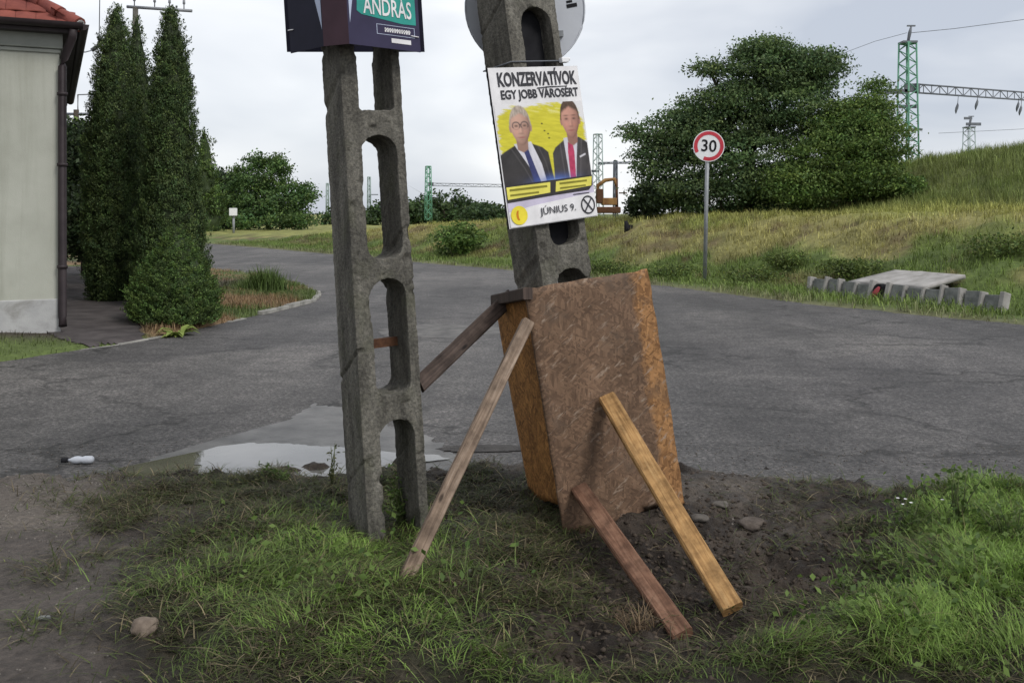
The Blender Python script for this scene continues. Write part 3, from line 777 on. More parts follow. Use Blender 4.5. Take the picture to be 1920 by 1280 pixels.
    man(0.828 * PW, 0.352 * PH, 0.104 * PW, 0.104, [(0.562, 0.76), (0.578, 0.56), (0.615, 0.525), (0.72, 0.482), (0.90, 0.468), (0.975, 0.50), (1.02, 0.53), (1.02, 0.76)],
        [(0.72, 0.470), (0.89, 0.452), (0.845, 0.60), (0.805, 0.75), (0.735, 0.75)], [(0.765, 0.498), (0.817, 0.495), (0.827, 0.56), (0.805, 0.75), (0.742, 0.75), (0.753, 0.56)],
        (0.055, 0.050, 0.052), (0.42, 0.05, 0.11), (0.095, 0.062, 0.045), (0.50, 0.265, 0.205), False, 0.70, 331)
    lay(poly([(0.88, 0.595), (0.95, 0.578), (0.955, 0.588), (0.885, 0.605)], 0.002), (0.62, 0.60, 0.64))
    lay(0.85 * gau(0.56 * PW, 0.735 * PH, 0.13, 0.030), (0.07, 0.14, 0.45)); lay(0.6 * gau(0.57 * PW, 0.742 * PH, 0.07, 0.012), (0.40, 0.55, 0.75))
    pts = np.array([tuple(MP @ Vector((a, -0.0016, PH - b))) for a, b in zip(X.ravel(), Y.ravel())])
    i = np.arange(nu * nv).reshape(nv, nu)
    f = np.stack([i[:-1, :-1], i[1:, :-1], i[1:, 1:], i[:-1, 1:]], -1).reshape(-1, 4)
    m, n, l, b = newmat('print_picture'); at = n.new('ShaderNodeAttribute'); at.attribute_name = 'Col'; l.new(at.outputs['Color'], b.inputs['Base Color']); b.inputs['Roughness'].default_value = 0.6; b.inputs['Specular IOR Level'].default_value = 0.18
    tag(mesh_np('portrait_print', pts, f, m, po, col=img.reshape(-1, 3)), 'printed picture of two suited men before a yellow splash')
portrait_sheet()
# lower band
pr = Print(); pr.k = 4
pr.rect(U(0.012), U(0.992), V(0.995), V(0.735), 'lilac')
pr.shape([(U(a), V(b)) for a, b in [(0.012, 0.995), (0.012, 0.90), (0.3, 0.875), (0.992, 0.84), (0.992, 0.995)]], 'white')
pr.shape([(U(a), V(b)) for a, b in [(0.012, 0.735), (0.99, 0.725), (0.985, 0.79), (0.93, 0.822), (0.53, 0.828), (0.012, 0.842)]], 'suit')
pr.shape([(U(a), V(b)) for a, b in [(0.02, 0.745), (0.50, 0.742), (0.485, 0.808), (0.02, 0.822)]], 'yellow2')
pr.shape([(U(a), V(b)) for a, b in [(0.565, 0.742), (0.985, 0.735), (0.965, 0.795), (0.545, 0.808)]], 'yellow2', False)
pr.rect(U(0.05), U(0.46), V(0.772), V(0.758), 'olive'); pr.rect(U(0.05), U(0.36), V(0.803), V(0.791), 'olive', False)
pr.rect(U(0.60), U(0.92), V(0.765), V(0.752), 'olive', False); pr.rect(U(0.60), U(0.90), V(0.794), V(0.783), 'olive', False)
pr.rect(U(0.74), U(0.93), V(0.842), V(0.836), 'ink', False)
pr.build('banner_print', po, MP)
pr = Print(); pr.k = 10
pr.ell((U(0.115), V(0.925)), 0.055, 0.050, 'logo'); pr.ell((U(0.105), V(0.925)), 0.014, 0.026, 'logo2'); pr.ell((U(0.118), V(0.925)), 0.008, 0.024, 'logo')
pr.build('round_emblem', po, MP)
pr = Print(); pr.k = 10
c = (U(0.895), V(0.917)); pr.ring(c, 0.043, 0.051, 'ink')
for s in (-1, 1):
    pr.shape([(c[0] - 0.030 * s - 0.005, c[1] - 0.036), (c[0] - 0.030 * s + 0.006, c[1] - 0.036), (c[0] + 0.030 * s + 0.005, c[1] + 0.036), (c[0] + 0.030 * s - 0.006, c[1] + 0.036)], 'ink')
pr.build('ballot_cross', po, MP)
text_mesh('KONZERVATÍVOK', 'headline_lettering', PM['ink'], po, MP, U(0.085), U(0.965), V(0.122), V(0.008), -0.003, 0.034)
text_mesh('EGY JOBB VÁROSÉRT', 'slogan_lettering', PM['ink'], po, MP, U(0.10), U(0.965), V(0.218), V(0.128), -0.003, 0.032)
pr = Print(); pr.k = 4
pr.shape([(U(a), V(b)) for a, b in [(0.50, 0.134), (0.64, 0.128), (0.84, 0.129), (0.84, 0.134), (0.64, 0.135), (0.50, 0.141)]], 'ink'); pr.build('underline_print', po, MP)
text_mesh('JÚNIUS 9.', 'date_lettering', PM['ink'], po, MP, U(0.34), U(0.745), V(0.955), V(0.885), -0.010, 0.004)

# ------------------------------------------------------------------ round sign seen from the back, on the leaning post
rs = empty('round_sign', P(985, 18, 5.74), 'pale grey back of a round traffic sign fixed behind the leaning post', 'sign')
MR = Matrix.Translation(P(985, 16, 5.74)) @ Matrix.Rotation(R(6), 4, 'Z') @ Matrix.Rotation(R(-4), 4, 'Y')
def disc(mb, M4, r, y0, y1, mi=0, n=56):
    v = [M4 @ Vector((r * math.cos(2 * math.pi * k / n), y, r * math.sin(2 * math.pi * k / n))) for y in (y0, y1) for k in range(n)]
    mb.faces(v, [tuple(range(n)), tuple(range(2 * n - 1, n - 1, -1))] + [(k, (k + 1) % n, n + (k + 1) % n, n + k) for k in range(n)], mi)
d_ = MB(); disc(d_, MR, 0.348, 0.0, 0.003); d_.build('plate', M['sign_back'], rs)
t_ = MB(); t_.tube([MR @ Vector((0.349 * math.cos(2 * math.pi * k / 48), 0.0, 0.349 * math.sin(2 * math.pi * k / 48))) for k in range(49)], 0.006, 6, cap=False); t_.build('rim', M['sign_back'], rs)
for z in (-0.16, 0.16):
    r_ = MB(); r_.box((0, -0.012, z), (0.42, 0.02, 0.035), MR); r_.build('mounting_rail', M['galv'], rs)
st = MB(); st.box((0.272, -0.0015, -0.035), (0.062, 0.002, 0.022), MR @ Matrix.Rotation(R(-8), 4, 'Y')); st.build('sticker', M['black'], rs)
st = MB(); st.box((0.262, -0.0015, -0.010), (0.034, 0.002, 0.014), MR @ Matrix.Rotation(R(-8), 4, 'Y')); st.build('sticker', M['black'], rs)
cl = MB(); x, y = B_W / 2 + 0.006, B_D / 2 + 0.006
Mc = MBm
cl.tube([Mc @ Vector(q) for q in ((-x, -y, 2.44), (x, -y, 2.44), (x, y, 2.44), (-x, y, 2.44), (-x, -y, 2.44))], 0.004, 6); cl.build('clamp_band', M['mast_dark'], rs)
cl = MB()
cl.box((x - 0.02, -y - 0.012, 2.44), (0.05, 0.03, 0.028), Mc); cl.box((x + 0.012, -y - 0.006, 2.447), (0.03, 0.018, 0.018), Mc); cl.build('clamp_bolt', M['sign_white'], rs, bevel=0.004)

# ------------------------------------------------------------------ folded campaign box on the upright post
zb, zt = 2.40, 3.26
lean = lambda z: math.tan(A_lean) * z
def bp(px, d, z):        # plan point given at the box's lower edge, moved along with the leaning post
    x = (px - CX) / F * d
    return Vector((x + lean(z) - lean(zb), d, z))
cb = empty('campaign_box', bp(640, 4.82, zb), 'dark navy and purple folded campaign box round the top of the upright post', 'campaign sign')
L0, C0, C1, R0 = (545, 4.94), (607, 4.73), (655, 4.66), (789, 4.91)
def sheet(a, b, name, mat, thick=0.005, z0=zb, z1=zt):
    p, q, r, s_ = bp(*a, z0), bp(*b, z0), bp(*b, z1), bp(*a, z1)
    nrm = (q - p).cross(s_ - p).normalized() * thick
    m_ = MB(); m_.faces([p, q, r, s_, p - nrm, q - nrm, r - nrm, s_ - nrm], [(0, 1, 2, 3), (7, 6, 5, 4), (0, 4, 5, 1), (1, 5, 6, 2), (2, 6, 7, 3), (3, 7, 4, 0)])
    m_.build(name, mat, cb)
    u = (q - p); L = u.length; u.normalize(); v = (s_ - p).normalized(); n_ = u.cross(v)   # n_ towards the viewer
    M4 = Matrix(((u.x, -n_.x, v.x, p.x), (u.y, -n_.y, v.y, p.y), (u.z, -n_.z, v.z, p.z), (0, 0, 0, 1)))
    return M4, L
ML, LL = sheet(L0, C0, 'side_panel', PM['navy'])
MC, LC = sheet(C0, C1, 'fold_panel', PM['maroon'])
MR2, LR = sheet(C1, R0, 'front_panel', PM['plum'])
sheet((798, 5.36), (540, 5.36), 'back_panel', PM['navy'], z0=zb + 0.075)
def pq(Mx_, pts, mat, name, k=1):
    p_ = Print(); p_.k = k; p_.shape(pts, mat); p_.build(name, cb, Mx_)
# pale wedges either side of the fold
pq(ML, [(LL - 0.004, 0.08), (LL - 0.004, 0.80), (LL - 0.16, 0.80), (LL - 0.055, 0.24)], 'ice', 'pale_wedge')
pq(MR2, [(0.010, 0.10), (0.030, 0.22), (0.055, 0.42), (0.05, 0.80), (-0.0 + 0.002, 0.80)], 'ice', 'pale_wedge')
pq(MR2, [(0.050, 0.165), (0.075, 0.150), (0.30, 0.128), (LR - 0.020, 0.130), (LR - 0.020, 0.42), (0.070, 0.42), (0.058, 0.27)], 'teal', 'teal_brush')
text_mesh('ANDRÁS', 'name_lettering', PM['white'], cb, MR2, 0.085, LR - 0.045, 0.155, 0.262, -0.004, 0.012)
p_ = Print(); p_.k = 1
for (a, b, c, d2) in ((0.155, LR - 0.03, 0.112, 0.1145), (0.155, LR - 0.03, 0.0655, 0.068), (0.155, 0.158, 0.068, 0.112), (LR - 0.033, LR - 0.030, 0.068, 0.112)): p_.rect(a, b, c, d2, 'ice', False)
p_.rect(0.20, LR - 0.055, 0.088, 0.096, 'white', False)
for k in range(11): p_.rect(0.20 + k * 0.0135, 0.2085 + k * 0.0135, 0.080, 0.100, 'white', False)
p_.build('slogan_frame', cb, MR2)
p_ = Print(); p_.k = 1; p_.rect(0.235, LR - 0.055, 0.030, 0.052, 'white'); p_.build('white_tag', cb, MR2)
for Mx_, u, z in ((ML, 0.02, 0.115), (MR2, LR - 0.03, 0.075)):
    t_ = MB(); t_.tube([Mx_ @ Vector((u - 0.025, -0.004, z)), Mx_ @ Vector((u + 0.02, -0.004, z - 0.002))], 0.003, 6); t_.build('cable_tie', PM['white'], cb)

# ------------------------------------------------------------------ chipboard sheets and props
def chip_sheet(name, TL, TR, BR, BL, mat, size, label, thick=0.016, nu=22, nv=34, warp=0.010, seed=1, chip=0.010, notch=None):
    rr = np.random.default_rng(seed)
    u = np.linspace(0, 1, nu); v = np.linspace(0, 1, nv)
    UU, VV = np.meshgrid(u, v)
    TL, TR, BR, BL = (np.array(q) for q in (TL, TR, BR, BL))
    pos = ((1 - UU)[..., None] * (1 - VV)[..., None] * TL + UU[..., None] * (1 - VV)[..., None] * TR + UU[..., None] * VV[..., None] * BR + (1 - UU)[..., None] * VV[..., None] * BL)
    n = np.cross(TR - TL, BL - TL); n = n / np.linalg.norm(n)
    if n[1] > 0: n = -n
    eu = (TR - TL) / np.linalg.norm(TR - TL); ev = (BL - TL) / np.linalg.norm(BL - TL)
    pos = pos + n * (warp * np.sin(UU * 3.1 + seed) * np.cos(VV * 2.6 + 0.5 * seed))[..., None]
    # ragged rim
    fu = fbm(np.linspace(0, 9, nu), np.zeros(nu) + seed, seed, 3) - 0.5; fv = fbm(np.linspace(0, 13, nv), np.zeros(nv) + seed, seed + 3, 3) - 0.5
    pos[0] += ev * (chip * 2 * fu)[:, None]; pos[-1] += ev * (chip * 3 * fu[::-1])[:, None]
    pos[:, 0] += eu * (chip * fv)[:, None]; pos[:, -1] += eu * (chip * 1.6 * fv[::-1])[:, None]
    if notch is not None: pos[-1] += ev * notch(u)[:, None]
    fr = pos.reshape(-1, 3); bk = fr - n * thick
    i = np.arange(nu * nv).reshape(nv, nu); N = nu * nv
    f = np.stack([i[:-1, :-1], i[1:, :-1], i[1:, 1:], i[:-1, 1:]], -1).reshape(-1, 4)
    rim = list(i[0]) + list(i[1:, -1]) + list(i[-1, ::-1][1:]) + list(i[::-1, 0][1:-1])
    side = [(rim[k], rim[(k + 1) % len(rim)], rim[(k + 1) % len(rim)] + N, rim[k] + N) for k in range(len(rim))]
    F_ = np.concatenate([f, f[:, ::-1] + N, np.array(side)])
    o = mesh_np(name, np.concatenate([fr, bk]), F_, mat)
    me = o.data; uvl = me.uv_layers.new(name='UVMap')
    uv = np.stack([UU.ravel() * size[0], (1 - VV.ravel()) * size[1]], 1); uv = np.concatenate([uv, uv])
    li = np.empty(len(me.loops), np.int32); me.loops.foreach_get('vertex_index', li)
    uvl.data.foreach_set('uv', uv[li].astype(np.float32).ravel())
    tag(o, label, 'board')
    return o
chip_sheet('chipboard_sheet', P(984, 541, 4.97), P(1216, 503, 5.42), P(1283, 955, 5.38), P(1062, 1003, 4.95), M['osb'], (0.76, 1.24),
           'large weathered brown chipboard sheet with an orange right edge, propped by two planks', seed=2, chip=0.012,
           notch=lambda u: np.where(u > 0.55, -0.05 * np.sin((u - 0.55) / 0.45 * math.pi) - 0.02, 0.0))
chip_sheet('chipboard_sheet', P(930, 562, 5.62), P(992, 545, 5.02), P(1062, 950, 5.02), P(992, 930, 5.62), M['osb_orange'], (0.70, 1.10),
           'orange chipboard sheet forming the left side of the box round the leaning post', seed=5, chip=0.006)

def plank(name, p0, p1, w, t, face, mat, label, seed=0, cut=0.0, cat='plank'):
    p0, p1 = Vector(p0), Vector(p1)
    ax = (p1 - p0); L = ax.length; ax.normalize()
    nrm = Vector(face); nrm = (nrm - ax * nrm.dot(ax)).normalized(); sd = ax.cross(nrm)
    ns = 14; rr = random.Random(seed)
    prof = [(-0.5, -0.5), (0.5, -0.5), (0.5, 0.5), (-0.5, 0.5)]
    ch = 0.08
    prof = [(-0.5 + ch, -0.5), (0.5 - ch, -0.5), (0.5, -0.5 + ch * w / t), (0.5, 0.5 - ch * w / t), (0.5 - ch, 0.5), (-0.5 + ch, 0.5), (-0.5, 0.5 - ch * w / t), (-0.5, -0.5 + ch * w / t)]
    n = len(prof); v = []; uv = []
    bow = rr.uniform(-0.008, 0.008)
    for k in range(ns + 1):
        s = k / ns
        for j, (a, b) in enumerate(prof):
            ww = w * (1 + rr.uniform(-0.02, 0.02)); tt = t * (1 + rr.uniform(-0.025, 0.025))
            e = cut * a if k == 0 else (cut * 0.7 * a + (rr.uniform(-0.006, 0.006) if k == ns else 0) if k == ns else 0)
            v.append(p0 + ax * (s * L + e) + sd * (a * ww) + nrm * (b * tt + bow * math.sin(math.pi * s)))
            uv.append((s * L + seed, (a * w if abs(b) > 0.4 else b * t + w) + j * 0.001))
    f = []
    for k in range(ns):
        for j in range(n): f.append((k * n + j, k * n + (j + 1) % n, (k + 1) * n + (j + 1) % n, (k + 1) * n + j))
    f.append(tuple(range(n))[::-1]); f.append(tuple(ns * n + j for j in range(n)))
    me = bpy.data.meshes.new(name); me.from_pydata([tuple(q) for q in v], [], f)
    bm = bmesh.new(); bm.from_mesh(me); bmesh.ops.recalc_face_normals(bm, faces=bm.faces); bm.to_mesh(me); bm.free()
    uvl = me.uv_layers.new(name='UVMap')
    for lp in me.loops: uvl.data[lp.index].uv = uv[lp.vertex_index]
    return tag(link(name, me, None, mat), label, cat, 'props of the chipboard box')
def toward(p): return Vector((0, 0, EYE)) - Vector(p)
pbot = ground_at(752, 1090, nh)
plank('prop_plank', pbot + Vector((0, 0, -0.03)), P(990, 603, 4.93), 0.062, 0.040, toward(pbot) + Vector((1.9, 0, 0.9)), M['wood_grey'], 'slim grey batten leaning from the grass by the upright post to the chipboard corner', 3, 0.01)
pc = ground_at(1368, 1142, nh)
plank('prop_plank', pc + Vector((0.008, -0.02, 0.02)), P(1138, 745, 5.135), 0.092, 0.042, Vector((-0.1, -0.7, 0.75)), M['wood_gold'], 'golden yellow plank propping the brown chipboard sheet, upper of two', 1, 0.01)
pd = ground_at(1280, 1200, nh)
plank('prop_plank', pd + Vector((0.0, -0.01, 0.02)), P(1086, 915, 5.02), 0.088, 0.040, Vector((-0.1, -0.7, 0.75)), M['wood_red'], 'reddish brown plank propping the foot of the chipboard sheet, lower of two', 7, 0.012)
plank('strut_plank', P(787, 720, 5.06), P(958, 556, 5.5), 0.085, 0.035, Vector((0.05, -1, 0.1)), M['wood_dark'], 'dark weathered strut wedged between the upright post and the chipboard box', 5, -0.03)
plank('batten', P(928, 563, 5.60), P(990, 550, 4.96), 0.05, 0.06, Vector((0, 0, 1)), M['wood_dark'], 'short dark batten lying along the top of the orange chipboard sheet', 9, 0.0, 'batten')

# ------------------------------------------------------------------ rain puddle and wet silt on the near edge of the tarmac
M['silt'] = pmat('wet_silt', (0.062, 0.060, 0.057), (0.150, 0.145, 0.137), 3.5, 0.5, 0.35, 25, spec=0.4)
def water_mat(name, c1, c2, ior):
    m, n, l, b = newmat(name)
    tc = n.new('ShaderNodeTexCoord'); a = noise_node(n, l, tc.outputs['Object'], 2.0, 4, 0.6)
    rr = ramp(n, [(0.35, c1), (0.65, c2)]); l.new(a.outputs[0], rr.inputs[0]); l.new(rr.outputs[0], b.inputs['Base Color'])
    b.inputs['Roughness'].default_value = 0.03; b.inputs['IOR'].default_value = ior; b.inputs['Specular IOR Level'].default_value = 0.5
    w = noise_node(n, l, tc.outputs['Object'], 14, 2, 0.5); bump(n, l, b, w.outputs[0], 0.03, 0.004)
    return m
M['water'] = water_mat('puddle_water', (0.12, 0.117, 0.11), (0.17, 0.166, 0.158), 1.5)
M['water_mud'] = water_mat('muddy_water', (0.10, 0.098, 0.072), (0.14, 0.136, 0.10), 1.33)
def ragged(pts, z, seed, amp=0.03, sub=14):
    out = []
    n = len(pts); q = [G(*p) for p in pts]
    for i in range(n):
        a, b = q[i], q[(i + 1) % n]
        for k in range(sub):
            p = a.lerp(b, k / sub); w = amp * 2 * (float(fbm(np.array([p.x * 6]), np.array([p.y * 6]), seed, 5, 0.7)[0]) - 0.5)
            out.append((p.x + w, p.y + w * 1.4, z))
    return out
for nm, pts, z, mt, sd in (('wet_silt', [(225, 912), (235, 880), (310, 852), (420, 820), (540, 788), (590, 756), (650, 764), (700, 790), (780, 812), (840, 842), (870, 862), (840, 890), (650, 925), (380, 925)], 0.004, 'silt', 3),
                           ('muddy_puddle', [(222, 900), (228, 878), (300, 863), (380, 846), (382, 905), (300, 908)], 0.008, 'water_mud', 5),
                           ('puddle', [(368, 905), (372, 850), (410, 839), (470, 833), (560, 835), (650, 842), (740, 850), (810, 856), (842, 863), (790, 869), (740, 885), (690, 905), (540, 912)], 0.011, 'water', 7)):
    m_ = MB(); m_.poly(ragged(pts, z, sd, 0.09 if nm == 'wet_silt' else 0.045)); tag(m_.build(nm, M[mt]), kind='structure')

# plastic bottle lying by the tarmac edge
pbp = ground_at(152, 884, nh)
pbp.z = max(pbp.z, 0.0)
bt = empty('plastic_bottle', pbp + Vector((0, 0, 0.0)), 'crushed white plastic bottle with dark cap lying at the tarmac edge', 'bottle')
zz = Vector((0, 0, 0.035))
m_ = MB(); ax_ = Vector((1, 0.08, 0))
prof_ = [(-0.10, 0.006), (-0.097, 0.020), (-0.085, 0.031), (-0.03, 0.033), (-0.01, 0.026), (0.02, 0.033), (0.05, 0.030), (0.075, 0.018), (0.085, 0.012), (0.10, 0.012)]
m_.tube([pbp + zz * 0.75 - ax_ * s * 0.8 for s, r in prof_], [r * 0.75 for s, r in prof_], 14); m_.build('bottle_body', M['sign_back'], bt)
m_ = MB(); m_.tube([pbp + zz * 0.75 - ax_ * s * 0.8 for s in (0.098, 0.10, 0.15, 0.152)], [0.012, 0.016, 0.016, 0.011], 12); m_.build('cap', M['black'], bt)
sc_ = MB(); q = ground_at(205, 884, nh) + Vector((0, 0, 0.012)); sc_.box((0, 0, 0), (0.12, 0.03, 0.02), Matrix.Translation(q) @ Matrix.Rotation(0.1, 4, 'Z'))
tag(sc_.build('wood_scrap', M['wood_dark'].copy() and M['rust']), 'dark stick scrap lying right of the white bottle', 'scrap')

# ------------------------------------------------------------------ speed limit sign
sp_ = ground_at(1321, 528, bh)
ss = empty('speed_limit_sign', sp_, 'round red and white speed limit sign on a grey pole across the road', 'road sign')
sd_ = sp_.y
topc = P(1329, 274, sd_ - 0.06)
t_ = MB(); t_.tube([sp_ - Vector((0, 0, 0.2)), Vector((topc.x - 0.01, sd_, topc.z + 0.25))], 0.045, 10); t_.build('pole', M['galv'], ss)
MS = Matrix.Translation(topc) @ Matrix.Rotation(R(-3), 4, 'Z') @ Matrix.Rotation(R(4), 4, 'Y')
d_ = MB(); disc(d_, MS, 0.355, 0.0, 0.012); d_.build('plate', M['sign_white'], ss)
rg = MB(); n = 56
v = [MS @ Vector((r * math.cos(2 * math.pi * k / n), -0.006, r * math.sin(2 * math.pi * k / n))) for r in (0.255, 0.335) for k in range(n)]
rg.faces(v, [(k, (k + 1) % n, n + (k + 1) % n, n + k) for k in range(n) if not (33 <= k <= 38)]); rg.build('red_ring', M['sign_red'], ss)
text_mesh('30', 'speed_numerals', M['black'], ss, MS, -0.165, 0.175, -0.13, 0.145, -0.008, 0.012)
for z in (-0.15, 0.15):
    c_ = MB(); c_.box((-0.01, 0.04, z), (0.12, 0.06, 0.04), MS); c_.build('bracket', M['galv'], ss)

# ------------------------------------------------------------------ far culvert: ribs and apron set in the bank
cv = empty('stone_culvert', G(1690, 572, 0.05), 'concrete culvert with dark ribbed face and pale sloping slab at the foot of the bank', 'culvert')
e0, e1 = G(1516, 549, 0.04), G(1874, 586, 0.04)
dr = (e1 - e0); LB = dr.length; dr.normalize(); back = Vector((-dr.y, dr.x, 0)); back = back if back.y > 0 else -back
NBk = 11
def cvM(s): 
    p = e0 + dr * s
    return Matrix(((dr.x, back.x, 0, p.x), (dr.y, back.y, 0, p.y), (0, 0, 1, p.z), (0, 0, 0, 1)))
stepb = LB / NBk
for k in range(NBk):
    if k == 4:
        continue
    h = 0.30 + 0.03 * math.sin(k * 1.7); tilt = Matrix.Rotation(R(-14), 4, 'X')
    b1 = MB(); b1.box((stepb * 0.55, 0.06, h / 2 - 0.05), (stepb * random.uniform(0.70, 0.80), 0.10, h + 0.1), cvM(k * stepb) @ tilt @ Matrix.Rotation(random.uniform(-0.06, 0.06), 4, 'Y') @ Matrix.Rotation(random.uniform(-0.09, 0.09), 4, 'X')); b1.build('panel', M['conc_dark'], cv, bevel=0.01)
for k in range(NBk + 1):
    h = 0.34 + 0.03 * math.sin(k * 1.7)
    b2 = MB(); b2.box((stepb * 0.06, 0.035, h / 2 - 0.06), (stepb * (0.22 if k in (0, 4, 5, NBk) else 0.12), 0.16, h + 0.1 + random.uniform(-0.05, 0.03)), cvM(k * stepb) @ Matrix.Rotation(R(-14) + random.uniform(-0.1, 0.1), 4, 'X') @ Matrix.Rotation(random.uniform(-0.07, 0.07), 4, 'Y')); b2.build('rib', M['conc_pale'], cv, bevel=0.01)
pm_ = MB(); pm_.tube([cvM(4 * stepb) @ Vector((stepb * 0.55, 0.02, 0.16)), cvM(4 * stepb) @ Vector((stepb * 0.55, 0.9, 0.14))], 0.13, 16); pm_.build('pipe_mouth', M['black'], cv)
ap = MB(); q = [cvM(0) @ Vector(w) for w in ((LB * 0.21, 0.16, 0), (LB * 0.63, 0.16, 0), (LB * 0.66, 1.0, 0), (LB * 0.27, 1.1, 0))]
for k, (w, zz_) in enumerate(zip(q, (0.25, 0.27, 0.0, 0.0))): w.z = zz_ if k < 2 else max(0.46, bh(w.x, w.y) + 0.05)
NQ = 10; gv = []
for a_ in range(NQ + 1):
    for b_2 in range(NQ + 1):
        t1, t2 = a_ / NQ, b_2 / NQ; w = q[0].lerp(q[1], t1).lerp(q[3].lerp(q[2], t1), t2)
        w.z = max(w.z, bh(w.x, w.y) + 0.03 + 0.02 * math.sin(9 * t1 + 2) * math.sin(7 * t2)) ; gv.append(w)
ap.faces(gv, [(a_ * (NQ + 1) + b_2, (a_ + 1) * (NQ + 1) + b_2, (a_ + 1) * (NQ + 1) + b_2 + 1, a_ * (NQ + 1) + b_2 + 1) for a_ in range(NQ) for b_2 in range(NQ)], 0, True)
ao = ap.build('apron_slab', M['conc_pale'], cv); sm_ = ao.modifiers.new('thick', 'SOLIDIFY'); sm_.thickness = 0.07; sm_.offset = -1
cn = cvM(4 * stepb) @ Vector((stepb * 0.62, -0.10, 0.10))
rc = MB(); rc.tube([cn + Vector((-0.03, 0, -0.05)), cn + Vector((0.0, 0, 0.02)), cn + Vector((0.05, 0.01, 0.08)), cn + Vector((0.09, 0.01, 0.14))], [0.02, 0.05, 0.045, 0.02], 8)
tag(rc.build('red_rag', pmat('red_cloth', (0.16, 0.025, 0.03), (0.30, 0.05, 0.06), 12, 0.9)), 'small red rag caught in the mouth of the far culvert', 'rag')

# ------------------------------------------------------------------ house at the left edge
M['render'] = pmat('wall_render', (0.34, 0.345, 0.295), (0.42, 0.425, 0.37), 1.3, 0.9, 0.3, 90)
def stained(m, stain, scale, lo, hi, amount):
    n, l = m.node_tree.nodes, m.node_tree.links; b = n['Principled BSDF']
    src = b.inputs['Base Color'].links[0].from_socket
    tc = n.new('ShaderNodeTexCoord'); mp = n.new('ShaderNodeMapping'); mp.inputs['Scale'].default_value = scale; l.new(tc.outputs['Object'], mp.inputs[0])
    a = noise_node(n, l, mp.outputs[0], 1.0, 6, 0.65, 0.3); rr = ramp(n, [(lo, (0, 0, 0)), (hi, (amount,) * 3)]); l.new(a.outputs[0], rr.inputs[0])
    l.new(mixc(n, l, rr.outputs[0], src, stain), b.inputs['Base Color'])
    return m
M['plinth'] = stained(pmat('plinth_render', (0.33, 0.33, 0.33), (0.44, 0.44, 0.43), 3, 0.9, 0.3, 60), (0.16, 0.15, 0.13), (3, 3, 5), 0.50, 0.72, 0.6)
stained(M['render'], (0.25, 0.255, 0.205), (4.5, 4.5, 0.35), 0.48, 0.72, 0.55); stained(M['render'], (0.45, 0.44, 0.40), (1.2, 1.2, 1.0), 0.55, 0.75, 0.5)
M['cornice'] = pmat('cornice_render', (0.20, 0.21, 0.19), (0.26, 0.27, 0.24), 3, 0.9, 0.2, 60)
M['brown_metal'] = pmat('brown_metal', (0.020, 0.014, 0.016), (0.034, 0.025, 0.027), 5, 0.6, 0.05, 30)
M['soffit'] = pmat('soffit_boards', (0.035, 0.030, 0.032), (0.06, 0.052, 0.055), 6, 0.8)
M['tile'] = pmat('roof_tile', (0.15, 0.038, 0.030), (0.25, 0.070, 0.050), 4, 0.75, 0.3, 30)
hc = Vector((-5.79, 12.62, 0)); ha = R(25)
MHs = Matrix.Translation(hc) @ Matrix.Rotation(ha, 4, 'Z')       # local x along the front towards the corner, y into the house
ho = empty('house', hc, 'pale green rendered house corner with red tiled roof and brown downpipe', 'house')
HL, HD, EAVE = 9.0, 9.0, 3.93
w_ = MB(); w_.box((-HL / 2, HD / 2, (0.50 + 3.70) / 2), (HL, HD, 3.22), MHs); w_.build('wall', M['render'], ho)
w_ = MB(); w_.box((-HL / 2, HD / 2 - 0.012, 0.22), (HL + 0.03, HD + 0.03, 0.58), MHs); w_.build('plinth', M['plinth'], ho, bevel=0.012)
w_ = MB(); w_.box((-HL / 2 - 0.01, HD / 2, 3.79), (HL + 0.10, HD + 0.10, 0.19), MHs); w_.box((-HL / 2 - 0.01, HD / 2, 3.665), (HL + 0.05, HD + 0.05, 0.05), MHs); w_.build('cornice', M['cornice'], ho, bevel=0.01)
OV = 0.19
w_ = MB(); w_.box((-HL / 2, HD / 2, EAVE - 0.02), (HL + 2 * OV, HD + 2 * OV, 0.06), MHs); w_.build('soffit', M['soffit'], ho)
x1, y0, x0, y1 = OV + 0.02, -OV - 0.02, -HL - OV, HD + OV
PIT = math.tan(R(36)); RG = (HL + 2 * OV) / 2 * PIT
z0 = EAVE + 0.02
cxh, cyh = -HL / 2, HD / 2
rf = MB()
cr_ = [Vector((x0, y0, z0)), Vector((x1, y0, z0)), Vector((x1, y1, z0)), Vector((x0, y1, z0)), Vector((cxh, cyh, z0 + RG))]
rf.faces([MHs @ q for q in cr_], [(0, 1, 4), (1, 2, 4), (2, 3, 4), (3, 0, 4), (3, 2, 1, 0)])
roof = rf.build('roof', M['soffit'], ho)
